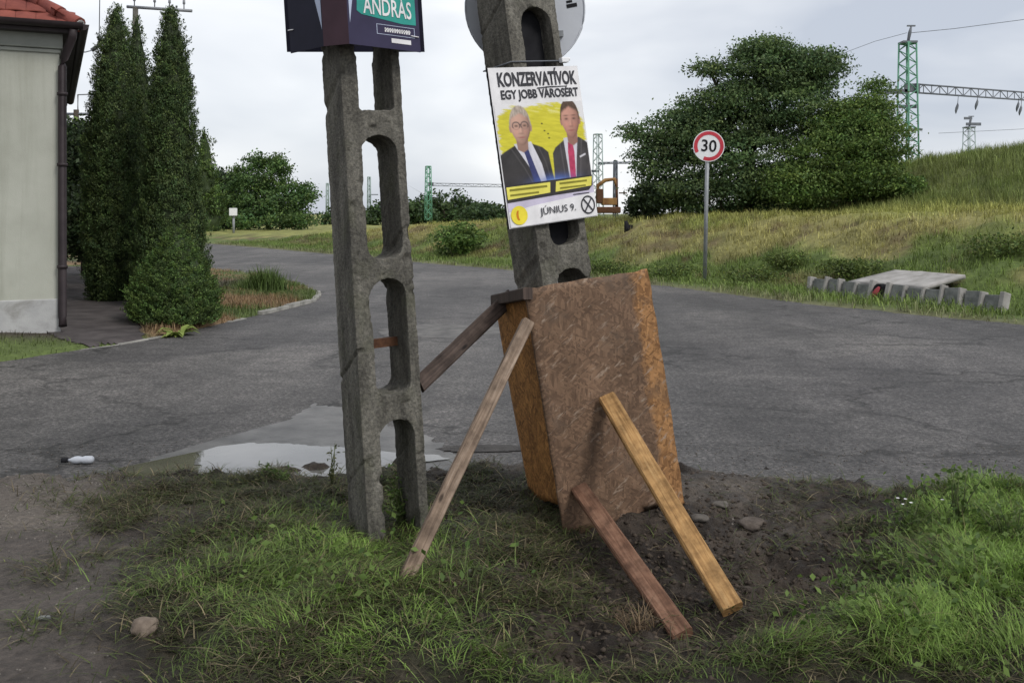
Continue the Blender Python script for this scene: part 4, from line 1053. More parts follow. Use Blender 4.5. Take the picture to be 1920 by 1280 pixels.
# tiles, course by course, on the corner that can be seen
tw, tl, expo = 0.23, 0.45, 0.33
sl = math.hypot(1, PIT)
def slope_pt(s, a, lift=0.0, side=0):
    """a metres up the slope from the eave, s metres from the corner along the eave"""
    dz = a / sl * PIT; dh = a / sl
    if side == 0: return Vector((x1 - s, y0 + dh, z0 + dz)) + Vector((0, -PIT / sl, 1 / sl)) * lift
    return Vector((x1 - dh, y0 + s, z0 + dz)) + Vector((PIT / sl, 0, 1 / sl)) * lift
for side, cols, rows in ((0, 13, 7), (1, 26, 2)):
    for r_ in range(rows):
        a = r_ * expo - 0.05
        for k in range(cols):
            s = 0.02 + k * tw + (tw / 2 if r_ % 2 else 0)
            if s < a / sl - 0.02: continue
            jit = random.uniform(-0.006, 0.006)
            t_ = MB(); n = 7; low, high = [], []
            for j in range(n):
                w = j / (n - 1) - 0.5; arch = 0.010 * (1 - (2 * w) ** 2)
                low.append((s + tw * (w + 0.5) * 0.985, a + jit, 0.055 + arch)); high.append((s + tw * (w + 0.5) * 0.985, a + tl, 0.018 + arch))
            P3 = [MHs @ slope_pt(*q, side) for q in low + high] + [MHs @ slope_pt(q[0], q[1], q[2] - 0.018, side) for q in low]
            fs = [(j, j + 1, n + j + 1, n + j) for j in range(n - 1)] + [(j, 2 * n + j, 2 * n + j + 1, j + 1) for j in range(n - 1)]
            t_.faces(P3, fs, 0, True); t_.build('roof_tile', M['tile'], roof)
hipd = Vector((-1, 1, PIT)).normalized()
for k in range(8):
    p0 = Vector((x1, y0, z0 + 0.05)) + hipd * (k * 0.34 - 0.03); p1 = p0 + hipd * 0.40
    t_ = MB(); t_.tube([MHs @ p0, MHs @ (p0 + hipd * 0.03), MHs @ p1], [0.098, 0.098, 0.078], 12); t_.build('hip_tile', M['tile'], roof)
cap_ = MB(); p0 = Vector((x1, y0, z0 + 0.05)) + hipd * -0.035; cap_.tube([MHs @ p0, MHs @ (p0 - hipd * 0.01)], 0.07, 12); cap_.build('mortar_plug', M['plinth'], roof)
def gutter(a, b):
    g_ = MB(); n = 9; a, b = MHs @ Vector(a), MHs @ Vector(b); d_ = (b - a).normalized(); o_ = d_.cross(Vector((0, 0, 1)))
    ring = lambda c, r: [c + o_ * (r * math.cos(t)) + Vector((0, 0, r * math.sin(t))) for t in np.linspace(math.pi, 2 * math.pi, n)]
    for r in (0.075, 0.068):
        q = ring(a, r) + ring(b, r); g_.faces(q, [(j, j + 1, n + j + 1, n + j) for j in range(n - 1)], 0, True)
    g_.poly(ring(b, 0.075)); g_.poly(ring(a, 0.075))
    g_.build('gutter', M['brown_metal'], ho)
gutter((x0, y0 - 0.06, EAVE + 0.07), (x1 + 0.06, y0 - 0.06, EAVE + 0.07))
gutter((x1 + 0.06, y0 - 0.06, EAVE + 0.06), (x1 + 0.06, y1, EAVE + 0.06))
fb = MB(); fb.box(((x0 + x1) / 2, y0 + 0.012, EAVE + 0.02), (x1 - x0, 0.02, 0.14), MHs); fb.build('fascia_board', M['brown_metal'], ho)
fb = MB(); fb.box((x1 - 0.012, (y0 + y1) / 2, EAVE + 0.02), (0.02, y1 - y0 - 0.05, 0.135), MHs); fb.build('fascia_board', M['brown_metal'], ho)
dp = MB(); dp.tube([MHs @ Vector(q) for q in ((x1 - 0.05, y0 - 0.04, EAVE), (x1 - 0.06, y0 + 0.0, EAVE - 0.10), (0.05, -0.05, EAVE - 0.36), (0.035, -0.06, EAVE - 0.46), (0.035, -0.06, 0.30), (0.04, -0.12, 0.17))], 0.052, 12)
dpo = dp.build('downpipe', M['brown_metal'], ho)
for z in (0.9, 2.2, 3.1):
    c_ = MB(); c_.tube([MHs @ Vector((0.035, -0.06, z)), MHs @ Vector((0.035, -0.06, z + 0.04))], 0.064, 12); c_.build('pipe_clip', M['brown_metal'], dpo)

# ------------------------------------------------------------------ leaves and trees
def unit(v): return v / np.maximum(np.linalg.norm(v, axis=-1, keepdims=True), 1e-9)
def leaves(name, cen, size, mat, parent, aspect=0.55, up=0.6, nrm=None, tan=None, rng=RNG, fold=0.25, col=None):
    n = len(cen); cen = np.asarray(cen, float)
    size = np.broadcast_to(np.asarray(size, float), (n,)) * rng.uniform(0.7, 1.3, n)
    if nrm is None: nrm = unit(rng.normal(size=(n, 3)) + np.array([0, 0, up]))
    if tan is None: tan = rng.normal(size=(n, 3))
    tan = unit(tan - nrm * (tan * nrm).sum(1, keepdims=True)); bi = np.cross(nrm, tan)
    s = size[:, None]
    v = np.stack([cen - tan * s * 0.5, cen + bi * s * aspect * 0.5 + nrm * s * fold * 0.3, cen + tan * s * 0.5, cen - bi * s * aspect * 0.5 + nrm * s * fold * 0.3], 1).reshape(-1, 3)
    i = np.arange(n)[:, None] * 4
    f = np.concatenate([i + np.array([0, 1, 2]), i + np.array([0, 2, 3])])
    cc = None if col is None else np.repeat(col, 4, 0)
    return mesh_np(name, v, f, mat, parent, col=cc)

def crown_points(lobes, per, clump, spread, rng, flatness=0.5, inner=0.25):
    out = []
    for (c, r, w) in lobes:
        m = int(per * w)
        d = unit(rng.normal(size=(m, 3)))
        rad = np.where(rng.random(m) < inner, rng.uniform(0.2, 0.8, m), rng.uniform(0.78, 1.04, m))
        cc = np.array(c) + d * rad[:, None] * np.array(r)
        k = rng.normal(size=(m, clump, 3)) * np.array([spread, spread, spread * flatness])
        out.append((cc[:, None, :] + k).reshape(-1, 3))
    return np.concatenate(out)

def clump_tone(k, clump, rng, lo=0.55, hi=1.55):
    a = rng.uniform(lo, hi, (k, 1)); w = rng.uniform(0.9, 1.15, (k, 1))
    c = np.concatenate([a * w, a, a * rng.uniform(0.75, 1.1, (k, 1))], 1)
    return np.repeat(c, clump, 0)
def tree(name, label, base, lobes, mat, leaf=0.16, per=120, clump=34, spread=0.30, trunk_r=0.14, seed=1, flat_=0.5, group=None, inner=0.25, bark=None, minz=None, cat='tree', aspect=0.55):
    rng = np.random.default_rng(seed)
    t = empty(name, base, label, cat, group)
    pts = crown_points(lobes, per, clump, spread, rng, flat_, inner)
    leaves('crown', pts, leaf, mat, t, rng=rng, aspect=aspect, col=clump_tone(len(pts) // clump, clump, rng))
    tr = MB(); base = Vector(base)
    topc = max(lobes, key=lambda q: q[0][2])
    top = Vector(topc[0])
    mid = base.lerp(top, 0.45) + Vector((rng.uniform(-.15, .15), rng.uniform(-.15, .15), 0))
    tr.tube([base - Vector((0, 0, 0.2)), base.lerp(mid, 0.5), mid, top], [trunk_r * 1.15, trunk_r, trunk_r * 0.75, trunk_r * 0.2], 9)
    for (c, r, w) in lobes:
        c = Vector(c); st = base.lerp(mid, rng.uniform(0.5, 0.95)); m2 = st.lerp(c, 0.5) + Vector((0, 0, 0.12))
        tr.tube([st, m2, c], [trunk_r * 0.5, trunk_r * 0.3, trunk_r * 0.08], 6)
        for j in range(5):
            e = c + Vector(rng.normal(size=3) * np.array(r) * 0.55); tr.tube([c.lerp(st, 0.3), c.lerp(e, 0.5) + Vector((0, 0, .05)), e], [trunk_r * 0.16, trunk_r * 0.1, trunk_r * 0.03], 5)
    tr.build('trunk', bark or M['bark'], t)
    return t
M['bark'] = pmat('bark', (0.035, 0.028, 0.022), (0.085, 0.068, 0.052), 9, 0.9, 0.7, 30, 0.03)
M['leaf_locust'] = foliage_mat('leaf_locust', (0.034, 0.068, 0.030), (0.155, 0.225, 0.092), 0.34, attr=True)
M['leaf_bright'] = foliage_mat('leaf_bright', (0.048, 0.094, 0.028), (0.180, 0.265, 0.074), 0.34, attr=True)
M['leaf_dark'] = foliage_mat('leaf_dark', (0.014, 0.026, 0.012), (0.042, 0.066, 0.026), 0.2, attr=True)
M['leaf_walnut'] = foliage_mat('leaf_walnut', (0.034, 0.074, 0.028), (0.125, 0.205, 0.066), 0.30, attr=True)
M['leaf_thuja'] = foliage_mat('leaf_thuja', (0.024, 0.046, 0.018), (0.105, 0.155, 0.054), 0.20, attr=True)
M['leaf_spruce'] = foliage_mat('leaf_spruce', (0.030, 0.060, 0.018), (0.120, 0.190, 0.052), 0.20, attr=True)
M['leaf_hosta'] = foliage_mat('leaf_hosta', (0.16, 0.23, 0.05), (0.30, 0.36, 0.10), 0.25)
M['leaf_weedy'] = foliage_mat('leaf_weedy', (0.045, 0.075, 0.020), (0.15, 0.20, 0.055), 0.3, attr=True)
M['leaf_far'] = foliage_mat('leaf_far', (0.024, 0.048, 0.020), (0.060, 0.098, 0.036), 0.2, attr=True)

# columnar conifers
def conifer(name, label, base, h, prof, R0_, mat, n, seed, leaf=0.048, lump=0.16, outward=0.55, group=None, leaders=None):
    rng = np.random.default_rng(seed); bx, by, bz = base
    t_ = empty(name, base, label, 'tree', group)
    def rad(t, phi):
        r = R0_ * np.interp(t, [p[0] for p in prof], [p[1] for p in prof])
        return r * (1 + lump * 2 * (fbm(phi * 1.6 + 5 + seed, t * 9, seed, 3) - 0.5) + 0.26 * (vnoise(phi * 4.5, t * 26, seed + 3) - 0.5))
    # solid core that closes the crown; its inner shade is put into the dark colour
    nt, na = 46, 28
    T, A = np.meshgrid(np.linspace(0, 0.985, nt), np.linspace(0, 2 * math.pi, na, endpoint=False), indexing='ij')
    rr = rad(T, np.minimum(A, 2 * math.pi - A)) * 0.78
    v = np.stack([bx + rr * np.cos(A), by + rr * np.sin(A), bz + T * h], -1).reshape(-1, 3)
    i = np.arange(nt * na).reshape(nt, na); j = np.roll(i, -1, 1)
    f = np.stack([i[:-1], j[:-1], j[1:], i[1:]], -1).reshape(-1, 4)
    mesh_np('dark_core', v, f, mat, t_, smooth=False, col=np.full((len(v), 3), 0.28))
    w = np.interp(np.linspace(0, 1, 200), [p[0] for p in prof], [p[1] for p in prof]) + 0.06; cdf = np.cumsum(w) / w.sum()
    per = 36; m = n // per; sz = leaf * 1.25                       # upright sprays, each a bunch of leaflets
    tt = np.interp(rng.random(m), cdf, np.linspace(0, 1, 200)); ph = rng.uniform(0, 2 * math.pi, m)
    r = rad(tt, np.minimum(ph, 2 * math.pi - ph)) * rng.uniform(0.86, 1.03, m) + rng.normal(0, 0.5 * sz, m)
    r = np.maximum(r, 0.01)
    cen0 = np.stack([bx + r * np.cos(ph), by + r * np.sin(ph), bz + tt * h], 1)
    out0 = np.stack([np.cos(ph), np.sin(ph), np.zeros(m)], 1); sd0 = np.stack([-np.sin(ph), np.cos(ph), np.zeros(m)], 1)
    axis = unit(out0 * outward * 0.8 + np.array([0, 0, 1.0]) + rng.normal(size=(m, 3)) * 0.22)
    u = rng.uniform(-1, 1, (m, per)); fan = (1.0 - 0.75 * np.abs(u + 0.15)) * sz * 0.9
    cen = (cen0[:, None] + axis[:, None] * (u * sz * 1.5)[..., None] + sd0[:, None] * (rng.normal(size=(m, per)) * fan)[..., None] + out0[:, None] * (rng.normal(size=(m, per)) * fan * 0.55)[..., None]).reshape(-1, 3)
    out = np.repeat(out0, per, 0); N = m * per
    tan = unit(np.repeat(axis, per, 0) + rng.normal(size=(N, 3)) * 0.40); nrm = unit(out + rng.normal(size=(N, 3)) * 0.8)
    leaves('crown', cen, leaf * 0.8, mat, t_, 0.40, nrm=nrm, tan=tan, rng=rng, col=clump_tone(m, per, rng, 0.5, 1.6))
    tr = MB(); tr.tube([Vector(base) - Vector((0, 0, 0.2)), Vector(base) + Vector((0, 0, h * 0.7))], [0.09, 0.03], 8); tr.build('trunk', M['bark'], t_)
    return t_
TH = [(0, 0.74), (0.10, 0.95), (0.25, 1.0), (0.45, 0.97), (0.62, 0.85), (0.78, 0.60), (0.90, 0.31), (0.97, 0.12), (1.0, 0.02)]
TH2 = [(0, 1.15), (0.12, 1.30), (0.24, 1.16), (0.36, 1.0), (0.5, 0.88), (0.70, 0.72), (0.84, 0.52), (0.94, 0.26), (0.985, 0.1), (1, 0.02)]
g_th = 'columnar thujas beside the house'
conifer('thuja_tree', 'tallest columnar thuja, left of the pair, nearest the house', ((217 - CX) / F * 17, 17.0, 0.1), 5.10, TH, 0.53, M['leaf_thuja'], 110000, 4, group=g_th)
conifer('thuja_tree', 'narrow thuja leader squeezed in behind the tallest thuja', ((256 - CX) / F * 17.5, 17.5, 0.1), 4.98, TH, 0.42, M['leaf_thuja'], 40000, 5, group=g_th)
conifer('thuja_tree', 'columnar thuja with pointed top standing on the road side of the pair', ((321 - CX) / F * 16, 16.0, 0.1), 4.86, TH2, 0.44, M['leaf_thuja'], 110000, 6, group=g_th)
SPR = [(0, 0.86), (0.10, 1.0), (0.28, 0.97), (0.5, 0.74), (0.72, 0.44), (0.88, 0.20), (1, 0.02)]
conifer('dwarf_spruce', 'low cone shaped dwarf spruce in front of the thujas', ((328 - CX) / F * 13.9, 13.9, 0.10), 1.32, SPR, 0.63, M['leaf_spruce'], 46000, 8, leaf=0.040, lump=0.08, outward=1.3)

# the big locust beyond the road, with smaller neighbours
def L3(px, py, d, rx, ry, rz, w): return (tuple(P(px, py, d)), (rx, ry, rz), w)
d_ = 33.0
tree('locust_tree', 'large dark green locust tree behind the speed limit sign', (P(1400, 400, d_).x, d_, bh(P(1400, 400, d_).x, d_)),
     [L3(1440, 135, d_, 1.35, 1.3, 0.95, 1.1), L3(1515, 135, d_ - .2, 1.0, 1.0, 0.75, 0.7), L3(1430, 92, d_, 0.7, 0.8, 0.40, 0.35), L3(1490, 215, d_ - .3, 1.3, 1.4, 1.1, 1.0), L3(1375, 210, d_, 1.35, 1.4, 1.1, 1.0), L3(1300, 265, d_, 1.1, 1.2, 0.85, 0.8), L3(1235, 300, d_, 0.75, 1.0, 0.7, 0.5),
      L3(1255, 362, d_, 0.9, 1.1, 0.6, 0.55), L3(1400, 310, d_ - .8, 1.7, 1.3, 1.2, 1.0), L3(1330, 360, d_ - .4, 1.4, 1.3, 0.8, 0.8), L3(1480, 350, d_ - .2, 1.7, 1.3, 0.9, 0.9), L3(1330, 205, d_, 0.9, 1.0, 0.7, 0.5), L3(1265, 240, d_, 0.7, 0.8, 0.6, 0.35), L3(1545, 125, d_, 0.55, 0.7, 0.45, 0.22), L3(1330, 130, d_, 0.4, 0.5, 0.35, 0.14), L3(1190, 250, d_, 0.45, 0.5, 0.22, 0.12)],
     M['leaf_locust'], leaf=0.105, per=135, clump=80, spread=0.27, trunk_r=0.2, seed=3, flat_=0.33, inner=0.16)
tree('locust_tree', 'brighter green lower locust tree at the right of the large one, near the green mast', (P(1590, 380, 31.5).x, 31.5, bh(P(1590, 380, 31.5).x, 31.5)),
     [L3(1605, 255, 31.5, 1.10, 1.1, 0.85, 1.0), L3(1618, 218, 31.6, 0.8, 0.8, 0.6, 0.5), L3(1642, 185, 31.7, 0.30, 0.35, 0.60, 0.2), L3(1560, 235, 31.8, 0.8, 0.8, 0.7, 0.5), L3(1570, 300, 31.2, 1.4, 1.2, 0.9, 1.1), L3(1650, 270, 31.6, 0.75, 0.9, 0.8, 0.6), L3(1500, 345, 31.0, 1.1, 1.1, 0.7, 0.8), L3(1620, 340, 31.2, 1.0, 1.0, 0.6, 0.7)],
     M['leaf_bright'], leaf=0.10, per=140, clump=76, spread=0.25, trunk_r=0.13, seed=9, flat_=0.35, inner=0.16)
# trees beyond the bend at the left
def L4(px, py, d, rx, rz, w): k = d / 50.0; return (tuple(P(px, py, d)), (rx * k, rx * k, rz * k), w)
tree('walnut_tree', 'round bushy green tree at the far bend of the road', (P(505, 430, 84).x, 84, 0.1),
     [L4(500, 330, 84, 1.15, 0.9, 1.0), L4(470, 360, 84, 1.2, 0.9, 0.8), L4(545, 372, 84, 1.0, 0.8, 0.8), L4(510, 385, 83, 1.6, 0.75, 0.9), L4(480, 300, 84, 0.40, .45, 0.2), L4(520, 305, 84, 0.36, .45, 0.2), L4(448, 330, 84, 0.45, .45, 0.2), L4(578, 362, 84, 0.35, .5, 0.2),
      L4(500, 412, 82.5, 1.9, 0.5, 0.9), L4(558, 408, 83, 0.9, 0.5, 0.5), L4(455, 408, 83, 0.9, 0.5, 0.5)],
     M['leaf_walnut'], leaf=0.26, per=110, clump=30, spread=0.36, trunk_r=0.2, seed=12)
tree('dark_tree', 'dark leafy tree between the far conifer and the bushy tree', (P(415, 425, 88).x, 88, 0.1),
     [L4(420, 345, 88, 0.9, 0.8, 1), L4(398, 385, 88, 1.4, 1.0, 1.2), L4(440, 385, 88, 1.1, 0.9, 0.9), L4(410, 414, 88, 1.6, 0.5, 0.9)], M['leaf_dark'], leaf=0.30, per=110, clump=28, spread=0.40, seed=13)
conifer('far_conifer', 'slender pointed conifer behind the thujas at the bend', (P(383, 420, 74).x, 74, 0.05), 7.7, [(0, .9), (.15, 1), (.4, .85), (.6, .55), (.8, .35), (.93, .16), (1, .02)], 1.35, M['leaf_spruce'], 9000, 15, leaf=0.26, lump=0.35, outward=1.2)
tree('garden_tree', 'dark tree behind the house corner, left of the tallest thuja', (P(160, 480, 24).x, 24, 0.1),
     [L3(150, 300, 24, 0.9, 0.9, 0.9, 1.0), L3(185, 330, 24, 0.9, 0.9, 0.9, 0.9), L3(150, 390, 23.5, 0.9, 0.9, 0.8, 1.0), L3(200, 410, 23.5, 0.9, 0.9, 0.8, 0.9), L3(135, 440, 23.5, 0.7, 0.7, 0.45, 0.6)], M['leaf_dark'], leaf=0.13, per=110, clump=30, spread=0.2, trunk_r=0.10, seed=17)
tree('garden_tree', 'slim trunked garden tree at the end of the side path', (P(196, 510, 21).x, 21, 0.1),
     [L3(200, 400, 21, 0.7, 0.7, 0.8, 1.0), L3(215, 445, 21, 0.75, 0.7, 0.5, 0.9), L3(170, 430, 21, 0.5, 0.5, 0.5, 0.6)], M['leaf_dark'], leaf=0.12, per=100, clump=28, spread=0.18, trunk_r=0.07, seed=18)
tree('garden_tree', 'light green bush top showing between the house and the tallest thuja', (P(150, 420, 30).x, 30, 0.1),
     [L3(150, 262, 30, 0.6, 0.6, 0.5, 1.0), L3(135, 320, 30, 0.8, 0.7, 0.8, 1.0), L3(150, 400, 30, 1.0, 1.0, 0.9, 1.0)], M['leaf_bright'], leaf=0.15, per=60, clump=24, spread=0.2, trunk_r=0.07, seed=19)
# far tree line beyond the railway
far = [(722, 392, 125, 2.2, 1.2, 'low tree of the far tree line, seen through the upright post'), (832, 384, 128, 3.4, 2.3, 'rounded tree of the far tree line, right beside the small green mast'), (795, 392, 130, 2.4, 1.6, 'far tree just left of the small green mast'), (868, 394, 134, 2.6, 1.5, 'far tree third from the post in the distant tree line'),
       (905, 396, 140, 2.6, 1.3, 'small far tree left of the poster edge'), (775, 396, 120, 2.0, 1.2, 'lowest far tree hugging the right edge of the upright post'), (655, 402, 118, 2.4, 1.2, 'far bush beyond the bank left of the upright post')]
for k, (px, py, dd, rx, rz, lb) in enumerate(far):
    p = P(px, py, dd); tree('far_tree', lb, (p.x, dd, 0.8), [((p.x, dd, p.z - 0.2), (rx, rx, rz), 1.0), ((p.x + rx * 0.6, dd, p.z - 0.7), (rx * 0.7, rx * .7, rz * 0.8), 0.6), ((p.x - rx * 0.6, dd, p.z - 0.8), (rx * 0.7, rx * .7, rz * 0.7), 0.6)], M['leaf_far'], leaf=0.5, per=60, clump=18, spread=0.5, trunk_r=0.15, seed=30 + k, group='far tree line')
# bushes on the bank
def bush(name, label, px, py, d, hf, rx, rz, mat, seed, leaf=0.10, per=60, group=None, n=3):
    p = P(px, py, d); z = hf(p.x, d); rr = random.Random(seed)
    lob = [((p.x + rr.uniform(-.4, .4) * rx, d + rr.uniform(-.4, .4) * rx, z + rz * rr.uniform(0.45, 0.75)), (rx * 0.65, rx * 0.65, rz * 0.55), 0.7) for _ in range(n)]
    return tree(name, label, (p.x, d, z), lob, mat, leaf=leaf, per=per, clump=22, spread=0.12 * rx + 0.03, trunk_r=0.02, seed=seed, group=group, cat='bush')
for k, (px, py, dd, rr_, lb) in enumerate(((1120, 480, 25.5, 0.8, 'dark leafy weed clump on the bank just right of the leaning post'), (1260, 480, 23.5, 0.7, 'leafy weed clump on the bank left of the speed limit sign pole'), (1420, 470, 21.8, 0.8, 'leafy weed clump on the bank above and left of the culvert'), (1480, 440, 23.0, 0.6, 'upper weed clump on the bank between sign and culvert'), (1590, 470, 20.5, 0.6, 'weed clump on the bank directly above the culvert slab'), (1890, 440, 18.5, 0.8, 'dark weed clump on the bank at the right picture edge'))):
    bush('weed_clump', lb, px, py, dd, bh, rr_ * 1.15, 0.24, M['leaf_weedy'], 70 + k, 0.065, 26, group='weed clumps on the bank', n=6)
bush('bank_bush', 'rounded green bush on the bank between the two posts', 850, 470, 35, bh, 1.0, 0.9, M['leaf_bright'], 52, 0.14, 60)
bush('bank_bush', 'low scrub at the left foot of the large locust tree', 1205, 385, 32, bh, 0.8, 0.9, M['leaf_dark'], 53, 0.14, 60)
bush('bank_bush', 'scrub on the crest of the bank left of the poster', 905, 405, 48, bh, 1.6, 1.1, M['leaf_far'], 54, 0.2, 60)
bush('bank_bush', 'olive scrub at the foot of the hill right of the locust trees', 1690, 345, 30.5, bh, 0.7, 0.6, M['leaf_bright'], 56, 0.12, 60)

# yellow-green leafy garden plants
def hosta(label, px, py, hf, n, r, seed):
    p = ground_at(px, py, hf); rr = random.Random(seed)
    t_ = empty('leafy_plant', p, label, 'plant', 'yellow green garden plants')
    for k in range(n):
        a = rr.uniform(0, 2 * math.pi); L = r * rr.uniform(0.6, 1.1); w = L * 0.38; el = rr.uniform(0.5, 1.2)
        d2 = Vector((math.cos(a), math.sin(a), 0)); s_ = Vector((-d2.y, d2.x, 0)); up = Vector((0, 0, 1))
        c = [p + d2 * 0.02, p + d2 * (L * 0.4) + up * (L * 0.55 * el), p + d2 * (L * 0.8) + up * (L * 0.62 * el), p + d2 * (L * 1.15) + up * (L * 0.38 * el)]
        m_ = MB(); m_.faces([c[0] - s_ * w * 0.1, c[0] + s_ * w * 0.1, c[1] - s_ * w * 0.5, c[1] - up * 0.012, c[1] + s_ * w * 0.5, c[2] - s_ * w * 0.42, c[2] - up * 0.012, c[2] + s_ * w * 0.42, c[3]],
                            [(0, 2, 3), (0, 3, 1), (1, 3, 4), (2, 5, 6, 3), (3, 6, 7, 4), (5, 8, 6), (6, 8, 7)], 0, True)
        m_.build('leaf', M['leaf_hosta'], t_)
hosta('yellow green leafy plant at the foot of the dwarf spruce by the kerb', 335, 622, lh, 26, 0.24, 1)
hosta('yellow green leafy plant beside the side path, behind the dwarf spruce', 184, 545, lh, 18, 0.26, 2)

# ------------------------------------------------------------------ railway masts and wires
M['mast_green'] = pmat('mast_green', (0.10, 0.26, 0.17), (0.16, 0.36, 0.25), 2, 0.6, 0.0)
M['mast_pale'] = pmat('mast_pale', (0.26, 0.33, 0.31), (0.36, 0.43, 0.41), 2, 0.6, 0.0)
M['mast_dark'] = pmat('mast_dark', (0.10, 0.11, 0.13), (0.17, 0.18, 0.20), 2, 0.6, 0.0)
def mast(label, px, d, ztop, zbot, w, mat, arms=(), n=12, rleg=0.05, top=True, angle=0.5):
    x = (px - CX) / F * d
    t_ = empty('railway_mast', (x, d, zbot), label, 'mast', 'railway masts')
    ca, sa = math.cos(angle), math.sin(angle)
    def q(a, b, z):
        k = w / 2 * (1.15 - 0.3 * (z - zbot) / (ztop - zbot)); return Vector((x + k * (a * ca - b * sa), d + k * (a * sa + b * ca), z))
    for a, b in ((-1, -1), (1, -1), (1, 1), (-1, 1)):
        l_ = MB(); l_.tube([q(a, b, zbot), q(a, b, ztop)], rleg, 5); l_.build('leg', mat, t_)
    br = MB(); zs = np.linspace(zbot, ztop, n + 1)
    cor = [(-1, -1), (1, -1), (1, 1), (-1, 1)]
    for i in range(n):
        for s in range(4):
            a, b = cor[s], cor[(s + 1) % 4]
            if (i + s) % 2: a, b = b, a
            br.tube([q(*a, zs[i]), q(*b, zs[i + 1])], rleg * 0.6, 4, cap=False)
    for s in range(4): br.tube([q(*cor[s], ztop), q(*cor[(s + 1) % 4], ztop)], rleg, 4)
    br.build('bracing', mat, t_)
    if top:
        tp = MB(); tp.box((x, d, ztop + 0.05), (w * 1.05, w * 1.05, 0.12)); tp.build('platform', M['mast_dark'], t_)
        tp = MB(); tp.tube([(x, d, ztop), (x + w * 0.15, d, ztop + w * 0.8), (x + w * 0.25, d, ztop + w * 1.25)], [0.09 * w, 0.13 * w, 0.06 * w], 6); tp.box((x + w * 0.25, d, ztop + w * 1.3), (w * 0.6, 0.1, 0.08)); tp.build('insulator_head', M['mast_dark'], t_)
    for (z, x0_, x1_, hh) in arms:
        a_ = MB(); a_.box((x + (x0_ + x1_) / 2, d, z), (abs(x1_ - x0_), 0.12, hh)); a_.build('bracket_arm', M['mast_dark'], t_)
    return t_
def zpx(py, d): return EYE - (py - CY) / F * d
DM = 58.0
mast('tall green lattice railway mast beside the right edge of the locust trees', 1702, DM, zpx(82, DM), 3.0, 0.80, M['mast_green'], [(zpx(172, DM), -2.0, 0, 0.28), (zpx(243, DM), 0, 0.85, 0.12), (zpx(200, DM), -0.5, 0.5, 0.2), (zpx(165, DM), -0.2, 0.7, 0.5)], n=22, rleg=0.055)
mast('small pale mast seen over the hill, below the cross girder', 1817, 100, zpx(240, 100), 3.0, 0.9, M['mast_pale'], [(zpx(233, 100), -0.3, 1.2, 0.3), (zpx(222, 100), -0.5, 0.3, 0.25)], n=14)
mast('small green mast on the horizon right of the upright post', 803, 112, zpx(312, 112), 0.8, 0.55, M['mast_green'], [(zpx(345, 112), 0, 0.6, 0.35)], n=12, rleg=0.06, top=False)
mast('pale distant mast behind the right edge of the poster', 1121, 85, zpx(252, 85), 0.8, 0.62, M['mast_pale'], [(zpx(307, 85), 0, 0.6, 0.2), (zpx(321, 85), -0.7, 0.1, 0.2)], n=16, top=False)
mast('grey mast between the distant mast and the locust tree', 1154, 90, zpx(302, 90), 0.8, 0.25, M['mast_dark'], [], n=8, rleg=0.07, top=False)
mast('faint thin mast seen through the upright post', 692, 130, zpx(332, 130), 0.8, 0.35, M['mast_pale'], [(zpx(365, 130), 0, 1.2, 0.12)], n=8, rleg=0.06, top=False)
mast('faint thin mast just left of the upright post', 614, 130, zpx(344, 130), 0.8, 0.3, M['mast_pale'], [], n=8, rleg=0.06, top=False)
def girder(label, a, b, hh, mat, n, r=0.05):
    a, b = Vector(a), Vector(b)
    t_ = empty('cross_girder', a, label, 'girder', 'girders over the railway')
    for dz in (hh / 2, -hh / 2):
        c_ = MB(); c_.tube([a + Vector((0, 0, dz)), b + Vector((0, 0, dz))], r, 5); c_.build('chord', mat, t_)
    w_ = MB()
    for k in range(n):
        p, q = a.lerp(b, k / n), a.lerp(b, (k + 1) / n); s = 1 if k % 2 else -1
        w_.tube([p + Vector((0, 0, s * hh / 2)), q - Vector((0, 0, s * hh / 2))], r * 0.6, 4, cap=False); w_.tube([p + Vector((0, 0, hh / 2)), p - Vector((0, 0, hh / 2))], r * 0.5, 4, cap=False)
    w_.build('web', mat, t_)
girder('long dark lattice girder running right from the tall green mast', P(1716, 166, DM), P(2080, 192, 70), 0.50, M['mast_dark'], 28, 0.055)
girder('thin distant girder between the small green mast and the poster', P(810, 346, 112), P(1121, 352, 112), 0.30, M['mast_dark'], 24, 0.035)
girder('short girder between the distant masts right of the poster', P(1124, 306, 86), P(1190, 305, 92), 0.12, M['mast_dark'], 6, 0.05)
def hanger(label, px, py, d, h=0.34, up=True):
    p = P(px, py, d); m_ = MB()
    m_.tube([p + Vector((0.06, 0, h)), p + Vector((0.05, 0, h / 2)), p, p + Vector((-0.05, 0, -h / 2)), p + Vector((-0.06, 0, -h))], [0.02, 0.07, 0.09, 0.07, 0.02], 7)
    t_ = empty('insulator', p, label, 'insulator', 'insulators under the girder')
    m_.build('insulator_stack', M['mast_dark'], t_)
    w_ = MB(); w_.tube([p + Vector((0.06, 0, h)), P(px + 3, 178, d)], 0.018, 4); w_.build('hanger_wire', M['mast_dark'], t_)
hanger('dark insulator hanging nearest the tall green mast', 1794, 203, 60); hanger('dark insulator hanging second from the tall green mast', 1831, 196, 61)
hanger('dark insulator hanging third from the tall green mast', 1908, 200, 63); hanger('dark insulator hanging furthest from the tall green mast', 1913, 207, 63.5)
def wire(label, pts, r=0.018):
    m_ = MB(); m_.tube(pts, r, 4, cap=False); tag(m_.build('overhead_wire', M['mast_dark'], None), label, 'wire', 'overhead wires')
wire('overhead wire rising right from the top of the tall green mast', [P(1708, 62, DM), P(1790, 54, 59), P(1920, 37, 60), P(2000, 22, 62)])
wire('overhead wire falling left behind the locust tree from the tall green mast', [P(1700, 62, DM), P(1640, 78, 61), P(1560, 108, 64)], 0.014)
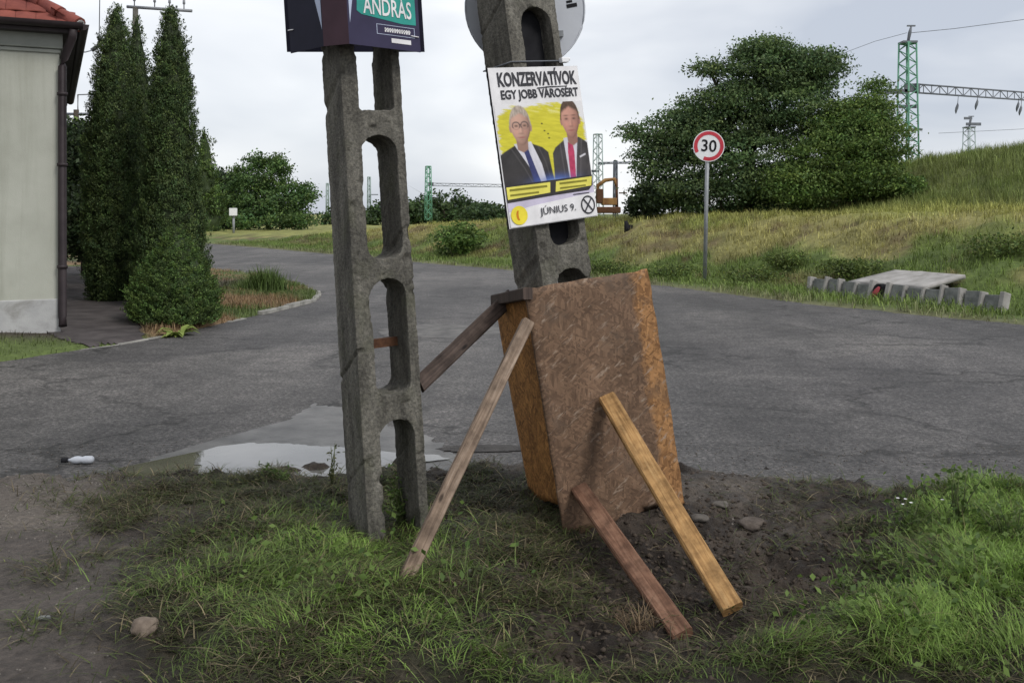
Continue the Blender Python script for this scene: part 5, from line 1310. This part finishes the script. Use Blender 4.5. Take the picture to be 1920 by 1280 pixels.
wire('lower overhead wire above the hill at the right edge', [P(1760, 250, 70), P(1840, 246, 71), P(2000, 238, 73)], 0.014)

# rusty machine by the railway, left of the locust
pe = P(1140, 385, 62); ze = 1.3
ex = empty('rusty_machine', (pe.x, 62, ze), 'rusty orange machine with a bent boom beside the railway, left of the locust tree', 'machine')
def q62(px, py): return P(px, py, 62)
m_ = MB(); m_.tube([q62(1118, 372), q62(1121, 348), q62(1135, 338), q62(1152, 336), q62(1156, 350)], [0.10, 0.13, 0.13, 0.12, 0.08], 7); m_.build('boom', M['rust_orange'], ex)
m_ = MB(); m_.box(q62(1124, 368), (0.4, 0.9, 0.9)); m_.build('cab', M['rust'], ex, bevel=0.05)
m_ = MB(); m_.box(q62(1142, 378), (0.9, 1.0, 0.45)); m_.build('body', M['rust_orange'], ex, bevel=0.05)
m_ = MB(); m_.tube([q62(1156, 335), q62(1157, 388)], [0.09, 0.09], 6); m_.build('column', M['rust'], ex)
m_ = MB(); m_.box(q62(1140, 394), (1.5, 1.2, 0.4)); m_.build('undercarriage', M['rust'], ex, bevel=0.08)
m_ = MB(); m_.box(q62(1168, 362), (0.5, 0.1, 0.08)); m_.build('rail', M['rust'], ex)
zst = bh(P(1178, 410, 31).x, 31); sx_ = P(1178, 410, 31).x
m_ = MB(); m_.tube([(sx_ - .02, 31, zst - .1), (sx_ - .04, 31, zst + .12), (sx_ - .08, 31, zst + 0.30)], [0.11, 0.09, 0.05], 8); m_.tube([(sx_ + .05, 31, zst - .1), (sx_ + .09, 31, zst + .18)], [0.09, 0.06], 7)
tag(m_.build('tree_stump', M['black']), 'small dark stump on the bank crest at the left of the locust tree', 'stump')
# cabinet on a post at the far bend
pbx = P(438, 400, 72); bx_ = empty('roadside_box', (pbx.x, 72, 0.05), 'small white box on a short post by the far bend', 'box')
m_ = MB(); m_.tube([(pbx.x, 72, -0.1), (pbx.x, 72, pbx.z)], 0.09, 8); m_.build('post', M['galv'], bx_)
m_ = MB(); m_.box((pbx.x, 71.9, pbx.z + 0.1), (0.52, 0.3, 0.55)); m_.build('housing', M['sign_white'], bx_, bevel=0.02)

# ------------------------------------------------------------------ low-voltage pole behind the thujas
dU = 21.0
up_ = empty('utility_pole', (P(262, 400, dU).x, dU, 0.1), 'utility pole hidden behind the thujas with its grey crossarm above them', 'utility pole', 'power poles behind the house')
m_ = MB(); m_.tube([(P(254, 0, dU).x, dU, -0.1), (P(254, 0, dU).x, dU, zpx(14, dU))], [0.12, 0.055], 10); m_.build('pole', M['post2'], up_)
m_ = MB(); a, b = P(238, 13, dU), P(360, 21, dU); m_.tube([a, b], 0.035, 6); m_.build('crossarm', M['galv'], up_)
for px in (252, 290, 318, 345):
    t = (px - 238) / 122; p = a.lerp(b, t); i_ = MB(); i_.tube([p, p + Vector((0, 0, 0.12)), p + Vector((0, 0, 0.14)), p + Vector((0, 0, 0.24))], [0.012, 0.012, 0.03, 0.025], 7); i_.build('pin_insulator', M['galv'], up_)
m_ = MB(); m_.tube([P(240, 80, dU), P(186, 79, dU)], 0.03, 6); m_.tube([P(186, 68, dU), P(186, 84, dU), P(172, 95, dU)], 0.045, 6); m_.build('service_bracket', M['galv'], up_)
for k, (px0, px1) in enumerate(((252, 262), (290, 305), (318, 318))):
    t = (px0 - 238) / 122; p = a.lerp(b, t) + Vector((0, 0, 0.24))
    wire(['faint overhead wire at the left end of the crossarm', 'faint overhead wire at the middle of the crossarm', 'faint overhead wire right of the middle of the crossarm'][k], [p, p + Vector((-0.5, -4, 0.4)), p + Vector((-1.2, -9, 1.6))], 0.007)
wire('service wire from the bracket to the house eave', [P(172, 95, dU), P(160, 98, 19), P(140, 98, 17)], 0.012)
wire('thin vertical service wire left of the tallest thuja', [P(186, 70, dU), P(187, 0, dU - 0.5), P(188, -60, dU - 1)], 0.009)
dV = 36.0
u2 = empty('utility_pole', (P(143, 400, dV).x, dV, 0.1), 'far utility pole between the house and the tallest thuja', 'utility pole', 'power poles behind the house')
m_ = MB(); m_.tube([(P(143, 0, dV).x, dV, -0.1), (P(143, 0, dV).x, dV, zpx(206, dV))], [0.13, 0.1], 8); m_.build('pole', M['bark'], u2)
m_ = MB(); m_.tube([P(120, 214, dV), P(175, 214, dV)], 0.05, 5); m_.build('crossarm', M['mast_dark'], u2)
m_ = MB(); m_.tube([P(146, 214, dV), P(146, 178, dV), P(180, 177, dV)], 0.03, 5); m_.build('lamp_bracket', M['galv'], u2)

# ------------------------------------------------------------------ grass, straw, gravel
GM = foliage_mat('grass_blade', (0.62, 0.62, 0.62), (1.35, 1.35, 1.30), 0.3, 0.6, attr=True)
def blades(name, x, y, z, L, w, head, a0, a1, col, label, seg=3, kind='stuff', cat='grass'):
    n = len(x); root = np.stack([x, y, z], 1)
    dirv = np.stack([np.cos(head), np.sin(head), np.zeros(n)], 1); side = np.stack([-np.sin(head), np.cos(head), np.zeros(n)], 1)
    rows = []; p = root.copy(); vs_ = []
    for k in range(seg + 1):
        ww = (w * (1 - (k / seg) ** 1.6))[:, None] * 0.5
        if k == seg: vs_.append(p)
        else: vs_ += [p - side * ww, p + side * ww]
        a = a0 + (a1 - a0) * (k / max(seg - 1, 1))
        p = p + (L / seg)[:, None] * (dirv * np.sin(a)[:, None] + np.array([0, 0, 1]) * np.cos(a)[:, None])
    nv = 2 * seg + 1
    v = np.stack(vs_, 1).reshape(-1, 3)
    t = []
    for k in range(seg - 1): t += [(2 * k, 2 * k + 1, 2 * k + 3), (2 * k, 2 * k + 3, 2 * k + 2)]
    t.append((2 * seg - 2, 2 * seg - 1, 2 * seg))
    i = np.arange(n)[:, None] * nv
    f = np.concatenate([i + np.array(q) for q in t])
    o = mesh_np(name, v, f, GM, col=np.repeat(col, nv, 0))
    tag(o, label, cat, kind=kind)
    return o
rg_ = np.random.default_rng(77)
def scatter(n, x0, x1, y0, y1, dens):
    x = rg_.uniform(x0, x1, n); y = rg_.uniform(y0, y1, n)
    k = rg_.random(n) < dens(x, y)
    return x[k], y[k]
# green grass in front
def dl(x, y):
    t = blobs(x, y, LUSH) * (0.25 + 1.5 * sstep(0.35, 0.65, fbm(x * 3.5, y * 3.5, 81, 3)))
    return np.clip(t, 0, 1) * (y < 6.0) * (1 - np.clip(blobs(x, y, [(720, 985, 75, 30, 0.85), (760, 1060, 30, 30, 0.6)]), 0, 1))
x, y = scatter(230000, -3.2, 3.6, 2.9, 6.0, dl)
n = len(x); z = near_h(x, y) - 0.01
dens = np.clip(blobs(x, y, LUSH), 0, 1)
px_, py_ = pix(x, y)
right = sstep(1200, 1600, px_)
clump_h = fbm(x * 2.2, y * 2.2, 90, 2) * 14
head = np.where(rg_.random(n) < 0.75, clump_h + rg_.normal(size=n) * 0.6, rg_.uniform(0, 2 * math.pi, n))
L = rg_.uniform(0.04, 0.135, n) * (0.5 + 0.5 * dens) * (1 + 0.25 * right)
a0 = np.abs(rg_.normal(1.0, 0.4, n)) * (1 - 0.45 * right); a1 = a0 + rg_.uniform(0.5, 1.25, n)
tone = fbm(x * 2.6, y * 2.6, 95, 3); bright = np.clip(0.2 + 0.9 * dens + 0.9 * (tone - 0.5), 0, 1.2)
c0 = np.array([0.045, 0.064, 0.020]); c1 = np.array([0.190, 0.295, 0.066]); yel = np.array([0.22, 0.24, 0.085])
col = c0 + (c1 - c0) * bright[:, None]
yk = rg_.random(n) < 0.09; col[yk] = yel * rg_.uniform(0.7, 1.1, (yk.sum(), 1))
blades('near_grass', x, y, z, L, rg_.uniform(0.003, 0.0065, n), head, a0, np.minimum(a1, 1.95), col, 'trampled green grass round the posts and at the right corner')
# longer arching blades
def dl2(x, y): return (1 - np.clip(blobs(x, y, [(720, 1000, 95, 40, 0.9)]), 0, 1)) * np.clip(blobs(x, y, [(720, 1070, 140, 70, 0.8), (560, 1090, 190, 60, 0.5), (740, 1190, 200, 70, 0.6), (480, 1150, 200, 60, 0.4), (1840, 1040, 130, 110, 0.8), (1720, 1230, 150, 60, 0.5)]), 0, 1)
x, y = scatter(42000, -2.6, 3.4, 2.9, 6.0, dl2)
n = len(x); z = near_h(x, y)
head = fbm(x * 1.6, y * 1.6, 190, 2) * 16 + rg_.normal(size=n) * 0.45
col = np.array([0.135, 0.195, 0.055]) * rg_.uniform(0.45, 1.45, (n, 1)); kk = rg_.random(n) < 0.16; col[kk] = np.array([0.24, 0.22, 0.10]) * rg_.uniform(0.6, 1.1, (kk.sum(), 1))
a0 = np.abs(rg_.normal(1.12, 0.26, n))
blades('long_grass', x, y, z, rg_.uniform(0.09, 0.24, n), rg_.uniform(0.0028, 0.0055, n), head, a0, np.minimum(a0 + rg_.uniform(0.5, 1.2, n), 1.9), col, 'long arching grass blades bent over round the foot of the upright post', seg=4)
# dark matted clippings and straw
def dm(x, y):
    t = 0.9 * blobs(x, y, DARKG) + 0.42 * blobs(x, y, LUSH) + 0.18 * blobs(x, y, [(1250, 1060, 330, 140, 1.0), (600, 1240, 330, 60, 1.0)])
    bare = np.clip(blobs(x, y, [(1180, 1060, 130, 110, 1.0), (1400, 1070, 150, 110, 1.0), (1560, 1060, 110, 60, 0.9), (1330, 960, 160, 40, 0.9)]), 0, 1)
    return np.clip(t * (0.2 + 1.5 * sstep(0.4, 0.62, fbm(x * 4, y * 4, 181, 3))), 0, 1) * (y < 6.1) * (1 - 0.85 * bare)
x, y = scatter(230000, -3.2, 3.0, 2.9, 6.1, dm)
n = len(x); z = near_h(x, y) + 0.004
kind_ = rg_.random(n)[:, None]
col = np.where(kind_ < 0.50, np.array([[0.068, 0.086, 0.026]]), np.where(kind_ < 0.86, np.array([[0.062, 0.050, 0.030]]), np.array([[0.20, 0.165, 0.10]]))) * rg_.uniform(0.6, 1.3, (n, 1))
blades('matted_clippings', x, y, z, rg_.uniform(0.05, 0.16, n), rg_.uniform(0.003, 0.006, n), rg_.uniform(0, 6.28, n), rg_.uniform(0.9, 1.45, n), rg_.uniform(1.4, 1.9, n), col, 'dark matted grass clippings and straw lying on the mud', seg=3)
# straw tuft by the red plank foot
p = ground_at(1195, 1170, nh); n = 130
ang = rg_.uniform(0, 6.28, n)
blades('straw_tuft', p.x + 0.05 * rg_.normal(size=n), p.y + 0.04 * rg_.normal(size=n), np.full(n, p.z - 0.01), rg_.uniform(0.07, 0.17, n), rg_.uniform(0.002, 0.004, n), ang, rg_.uniform(0.2, 1.0, n), rg_.uniform(1.0, 2.0, n), np.array([0.22, 0.155, 0.095]) * rg_.uniform(0.5, 1.2, (n, 1)), 'dry brown straw tuft beside the foot of the reddish plank', kind=None, cat='straw')
# broad leaved weeds in the grass at right and left
x, y = scatter(16000, -2.2, 3.4, 2.9, 5.9, lambda x, y: np.clip(blobs(x, y, [(1840, 1010, 120, 70, 1.0), (1800, 1180, 200, 90, 0.8), (1600, 1210, 100, 60, 0.5), (1640, 1090, 60, 40, 0.3), (650, 1120, 220, 90, 0.25), (760, 930, 30, 60, 0.5)]), 0, 1))
n = len(x); cen = np.stack([x, y, near_h(x, y) + rg_.uniform(0.01, 0.13, n)], 1)
wl_ = leaves('weed_leaves', cen, 0.034, foliage_mat('weed_leaf', (0.045, 0.085, 0.018), (0.14, 0.21, 0.05), 0.3), None, aspect=0.6, up=0.9, rng=rg_)
tag(wl_, 'small broad leaved weeds growing through the grass', 'weeds', kind='stuff')
# grass of the bank and the hill
def blade_field(name, n, x0, x1, y0, y1, dens, hf, cf, Lr, wr, label, lean_=(0.1, 0.5), gain=1.65):
    x, y = scatter(n, x0, x1, y0, y1, dens); n = len(x)
    L = rg_.uniform(*Lr, n) * (0.5 + fbm(x * 0.8, y * 0.8, 111, 3))
    a0 = np.abs(rg_.normal(lean_[0], 0.25, n)); col = cf(x, y) * gain * rg_.uniform(0.7, 1.35, (n, 1))
    blades(name, x, y, hf(x, y) - 0.01, L, rg_.uniform(*wr, n), rg_.uniform(0, 6.28, n), a0, a0 + rg_.uniform(*lean_, n) * 2, col, label, seg=2)
inview = lambda x, y: (np.abs(x) < 0.56 * y + 1)
blade_field('bank_grass', 480000, -18, 20, 12, 52, lambda x, y: np.where(bank_s(x, y) > 0.05, np.where(bank_s(x, y) > 10, 0.25, 1.0), 0) * inview(x, y) * (bank_s(x, y) < 22) * (0.25 + 0.75 * sstep(0.35, 0.55, fbm(x * 1.1, y * 1.1, 7, 3))), bank_h, bank_col, (0.10, 0.30), (0.010, 0.022), 'green and straw coloured grass covering the roadside bank', (0.35, 0.7))
blade_field('hill_grass', 170000, 3, 26, 20, 52, lambda x, y: (bank_s(x, y) > 8.5) * inview(x, y) * (bank_s(x, y) < 24) * sstep(4, 8, x), bank_h, bank_col, (0.14, 0.45), (0.012, 0.025), 'tall olive grass on the hill behind the bank', (0.12, 0.35))
blade_field('verge_tufts', 22000, -4, 14, 9, 42, lambda x, y: np.exp(-((bank_s(x, y) - 0.45) / 0.4) ** 2) * inview(x, y), bank_h, lambda x, y: np.broadcast_to(np.array([0.13, 0.17, 0.045]), (len(x), 3)), (0.08, 0.25), (0.010, 0.02), 'green tufts along the far edge of the road', (0.3, 0.7))
blade_field('corner_grass', 90000, -9, -3, 9.5, 30, lambda x, y: (poly_sdf(x, y, LOT) > -0.02) * (poly_sdf(x, y, pth) < -0.05) * (0.3 + 0.7 * (x + (y - 14) * 0.12 > -5.2)) * (((x + 5.79) * math.cos(ha) + (y - 12.62) * math.sin(ha) > 0.1) | (-(x + 5.79) * math.sin(ha) + (y - 12.62) * math.cos(ha) < -0.05)), lot_h, lot_col, (0.06, 0.20), (0.006, 0.014), 'dry and green grass on the corner bed by the house', (0.4, 0.7), 1.25)
# tall grass tuft on the corner bed
p = ground_at(497, 545, lh); n = 900
tf = empty('grass_tuft', p, 'tall green grass tuft on the dry corner bed beside the road', 'grass tuft')
for k_, (dx, m, hh) in enumerate(((0.0, 520, 0.62), (-0.28, 200, 0.36), (0.22, 240, 0.45))):
    o_ = blades('blades', p.x + dx + 0.13 * rg_.normal(size=m), p.y + 0.12 * rg_.normal(size=m), np.full(m, p.z - 0.02), rg_.uniform(0.5, 1.0, m) * hh, rg_.uniform(0.010, 0.022, m), rg_.uniform(0, 6.28, m), np.abs(rg_.normal(0.15, 0.15, m)), rg_.uniform(0.4, 1.0, m), np.array([0.10, 0.15, 0.045]) * rg_.uniform(0.6, 1.5, (m, 1)), None, kind=None, cat=None)
    o_.parent = tf; o_.matrix_parent_inverse = full_matrix(tf).inverted()
# gravel
def pebbles(name, n, dens, hf, region, size, mat, label):
    x, y = scatter(n, *region, dens); n = len(x); z = hf(x, y)
    base = np.array([(1, 0, 0), (-1, 0, 0), (0, 1, 0), (0, -1, 0), (0, 0, 1), (0, 0, -1)], float)
    s = rg_.uniform(size[0], size[1], (n, 1, 1)) * rg_.uniform(0.6, 1.2, (n, 6, 3)) * np.array([1, 1, 0.6])
    ang = rg_.uniform(0, 6.28, n); v = base[None] * s
    vx = v[..., 0] * np.cos(ang)[:, None] - v[..., 1] * np.sin(ang)[:, None]; vy = v[..., 0] * np.sin(ang)[:, None] + v[..., 1] * np.cos(ang)[:, None]
    v = np.stack([vx + x[:, None], vy + y[:, None], v[..., 2] + z[:, None]], -1).reshape(-1, 3)
    t = np.array([(0, 2, 4), (2, 1, 4), (1, 3, 4), (3, 0, 4), (2, 0, 5), (1, 2, 5), (3, 1, 5), (0, 3, 5)])
    f = (np.arange(n)[:, None, None] * 6 + t[None]).reshape(-1, 3)
    return tag(mesh_np(name, v, f, mat), label, 'gravel', kind='stuff')
M['pebble'] = foliage_mat('pebble', (0.06, 0.053, 0.046), (0.20, 0.18, 0.16), 0.0, 0.9)
M['clod'] = foliage_mat('clod', (0.028, 0.021, 0.016), (0.075, 0.058, 0.044), 0.0, 0.9)
pebbles('gravel', 16000, lambda x, y: np.clip(blobs(x, y, PALE) + 0.12 * (pix(x, y)[0] < 250), 0, 1) * (y < 6.3), near_h, (-3.6, 2.0, 3.0, 6.4), (0.004, 0.011), M['pebble'], 'small pale gravel scattered along the dirt at the tarmac edge')
pebbles('mud_clods', 16000, lambda x, y: np.clip(blobs(x, y, [(1250, 1070, 280, 120, 0.9), (1600, 1080, 120, 80, 0.6), (950, 1080, 160, 140, 0.4), (1100, 1230, 180, 60, 0.8)]), 0, 1), near_h, (-1.2, 2.6, 3.0, 6.0), (0.006, 0.022), M['clod'], 'crumbled dark mud clods round the plank feet')
pebbles('road_grit', 4000, lambda x, y: np.exp(-((y - 6.4) / 0.45) ** 2) * 0.9, lambda x, y: np.zeros_like(x) + 0.002, (-3.4, 3.6, 6.0, 7.6), (0.003, 0.008), M['pebble'], 'grit on the tarmac along its near edge')
# single stones and scraps
def stone(label, px, py, r, mat, seed, flat_=0.7):
    p = ground_at(px, py, nh); rr = np.random.default_rng(seed)
    bm = bmesh.new(); bmesh.ops.create_icosphere(bm, subdivisions=3, radius=1)
    for v in bm.verts:
        k = 1 + 0.9 * (float(fbm(np.array([v.co.x * 1.6 + seed]), np.array([v.co.y * 1.6 + v.co.z * 1.3]), seed, 3)[0]) - 0.5)
        v.co = Vector((v.co.x * r * k, v.co.y * r * k * 0.85, v.co.z * r * k * flat_))
    me = bpy.data.meshes.new('stone'); bm.to_mesh(me); bm.free(); me.polygons.foreach_set('use_smooth', np.ones(len(me.polygons), bool))
    o = link('stone', me, None, mat); o.location = p + Vector((0, 0, r * flat_ * 0.35)); o.rotation_euler = (0, 0, seed)
    return tag(o, label, 'stone', 'loose stones')
M['stone'] = pmat('stone', (0.11, 0.085, 0.066), (0.20, 0.16, 0.125), 18, 0.9, 0.5, 60)
M['stone_grey'] = pmat('stone_grey', (0.07, 0.062, 0.054), (0.14, 0.125, 0.11), 14, 0.95, 0.6, 40)
M['stone_mud'] = pmat('stone_mud', (0.055, 0.043, 0.035), (0.12, 0.10, 0.085), 14, 0.95, 0.7, 40)
stone('rounded brown stone lying in the grass at lower left', 272, 1182, 0.052, M['stone'], 1)
stone('flat pale stone on the dirt right of the chipboard sheet', 1352, 948, 0.050, M['stone_grey'], 2, 0.35)
stone('smaller pale stone against the right foot of the chipboard', 1312, 968, 0.045, M['stone_grey'], 3, 0.5)
stone('muddy grey stone between golden plank and the right-hand grass', 1412, 990, 0.075, M['stone_mud'], 4, 0.4)
def scrap(label, px, py, w, h, mat, rz):
    p = ground_at(px, py, nh) + Vector((0, 0, 0.012)); m_ = MB()
    pts = [(-w, -h * 0.6), (-w * 0.2, -h), (w, -h * 0.5), (w * 0.8, h * 0.7), (-w * 0.5, h)]
    M4 = Matrix.Translation(p) @ Matrix.Rotation(rz, 4, 'Z') @ Matrix.Rotation(0.2, 4, 'X')
    top_ = [M4 @ Vector((a, b, 0.004)) for a, b in pts]; bot_ = [M4 @ Vector((a, b, -0.004)) for a, b in pts]; n = len(pts)
    m_.faces(top_ + bot_, [tuple(range(n)), tuple(range(2 * n - 1, n - 1, -1))] + [(k, n + k, n + (k + 1) % n, (k + 1) % n) for k in range(n)])
    tag(m_.build('litter_scrap', mat), label, 'scrap', 'litter scraps')
scrap('pale wood chip on the bare soil at lower left', 82, 1163, 0.026, 0.010, M['conc_dark'], 0.2)
scrap('white paper scrap on the tarmac above the right-hand weeds', 1752, 884, 0.035, 0.012, PM['white'], 0.1)
scrap('tiny pale chip in the mud left of the reddish plank', 880, 1075, 0.014, 0.009, M['conc_pale'], 0.7)

# ------------------------------------------------------------------ upright weeds
def weed(label, px, py, h, nst, seed, flowers=0, spread=0.10, leaf=0.03, colr=None):
    p = ground_at(px, py, nh); rr = np.random.default_rng(seed)
    t_ = empty('weed_plant', p, label, 'weed', 'upright weeds')
    cen = []; st_ = MB(); tips = []
    for k in range(nst):
        tip = p + Vector((rr.normal() * spread, rr.normal() * spread * 0.7, h * rr.uniform(0.6, 1.05))); mid = p.lerp(tip, 0.5) + Vector((rr.normal() * 0.015, 0, 0.01))
        st_.tube([p + Vector((rr.normal() * spread * .3, rr.normal() * spread * .3, -0.01)), mid, tip], [0.004, 0.003, 0.0015], 5); tips.append(tip)
        for s in np.linspace(0.2, 1, 14): q = p.lerp(tip, s); cen.append((q.x + rr.normal() * 0.018, q.y + rr.normal() * 0.018, q.z + rr.normal() * 0.01))
    st_.build('stem', M['weed_stem'], t_)
    leaves('foliage', np.array(cen), leaf, colr or M['weed_leaf'], t_, aspect=0.4, up=0.7, rng=rr)
    for k in range(flowers):
        q = tips[k % len(tips)] + Vector((rr.normal() * 0.02, rr.normal() * 0.02, 0.008)); f_ = MB()
        for j in range(7):
            a = j * 2 * math.pi / 7; d2 = Vector((math.cos(a), math.sin(a) , 0.25)); s_ = Vector((-math.sin(a), math.cos(a), 0))
            f_.faces([q, q + d2 * 0.006 - s_ * 0.003, q + d2 * 0.010, q + d2 * 0.006 + s_ * 0.003], [(0, 1, 2, 3)])
        f_.build('flower', PM['white'], t_)
M['weed_stem'] = pmat('weed_stem', (0.06, 0.075, 0.03), (0.12, 0.14, 0.06), 8, 0.8, 0.0)
M['weed_leaf'] = foliage_mat('upright_weed_leaf', (0.05, 0.09, 0.022), (0.14, 0.20, 0.055), 0.3)
M['weed_dull'] = foliage_mat('upright_weed_dull', (0.06, 0.07, 0.03), (0.15, 0.15, 0.06), 0.25)
weed('thin yellowish weed standing against the white culvert face left of the upright post', 622, 915, 0.26, 5, 1, 0, 0.035, 0.026, M['weed_dull'])
weed('low leafy weed before the white culvert face', 540, 905, 0.10, 7, 2, 0, 0.09, 0.03)
weed('tall leafy weed topping the grass at the right', 1795, 985, 0.30, 9, 3, 0, 0.05, 0.036)
weed('white flowered weed at the left end of the right-hand grass', 1700, 985, 0.17, 10, 4, 5, 0.08, 0.03)
weed('bright leafy weed inside the foot of the upright post', 752, 985, 0.26, 10, 5, 0, 0.05, 0.036)
weed('leafy weed clump at the right picture edge', 1890, 1010, 0.22, 12, 6, 0, 0.10, 0.036)
weed('low weed in the mud hollow right of the golden plank', 1600, 1120, 0.12, 8, 7, 0, 0.08, 0.03)
weed('ragged weed at the tarmac edge left of the upright post', 470, 912, 0.08, 6, 8, 0, 0.10, 0.026, M['weed_dull'])
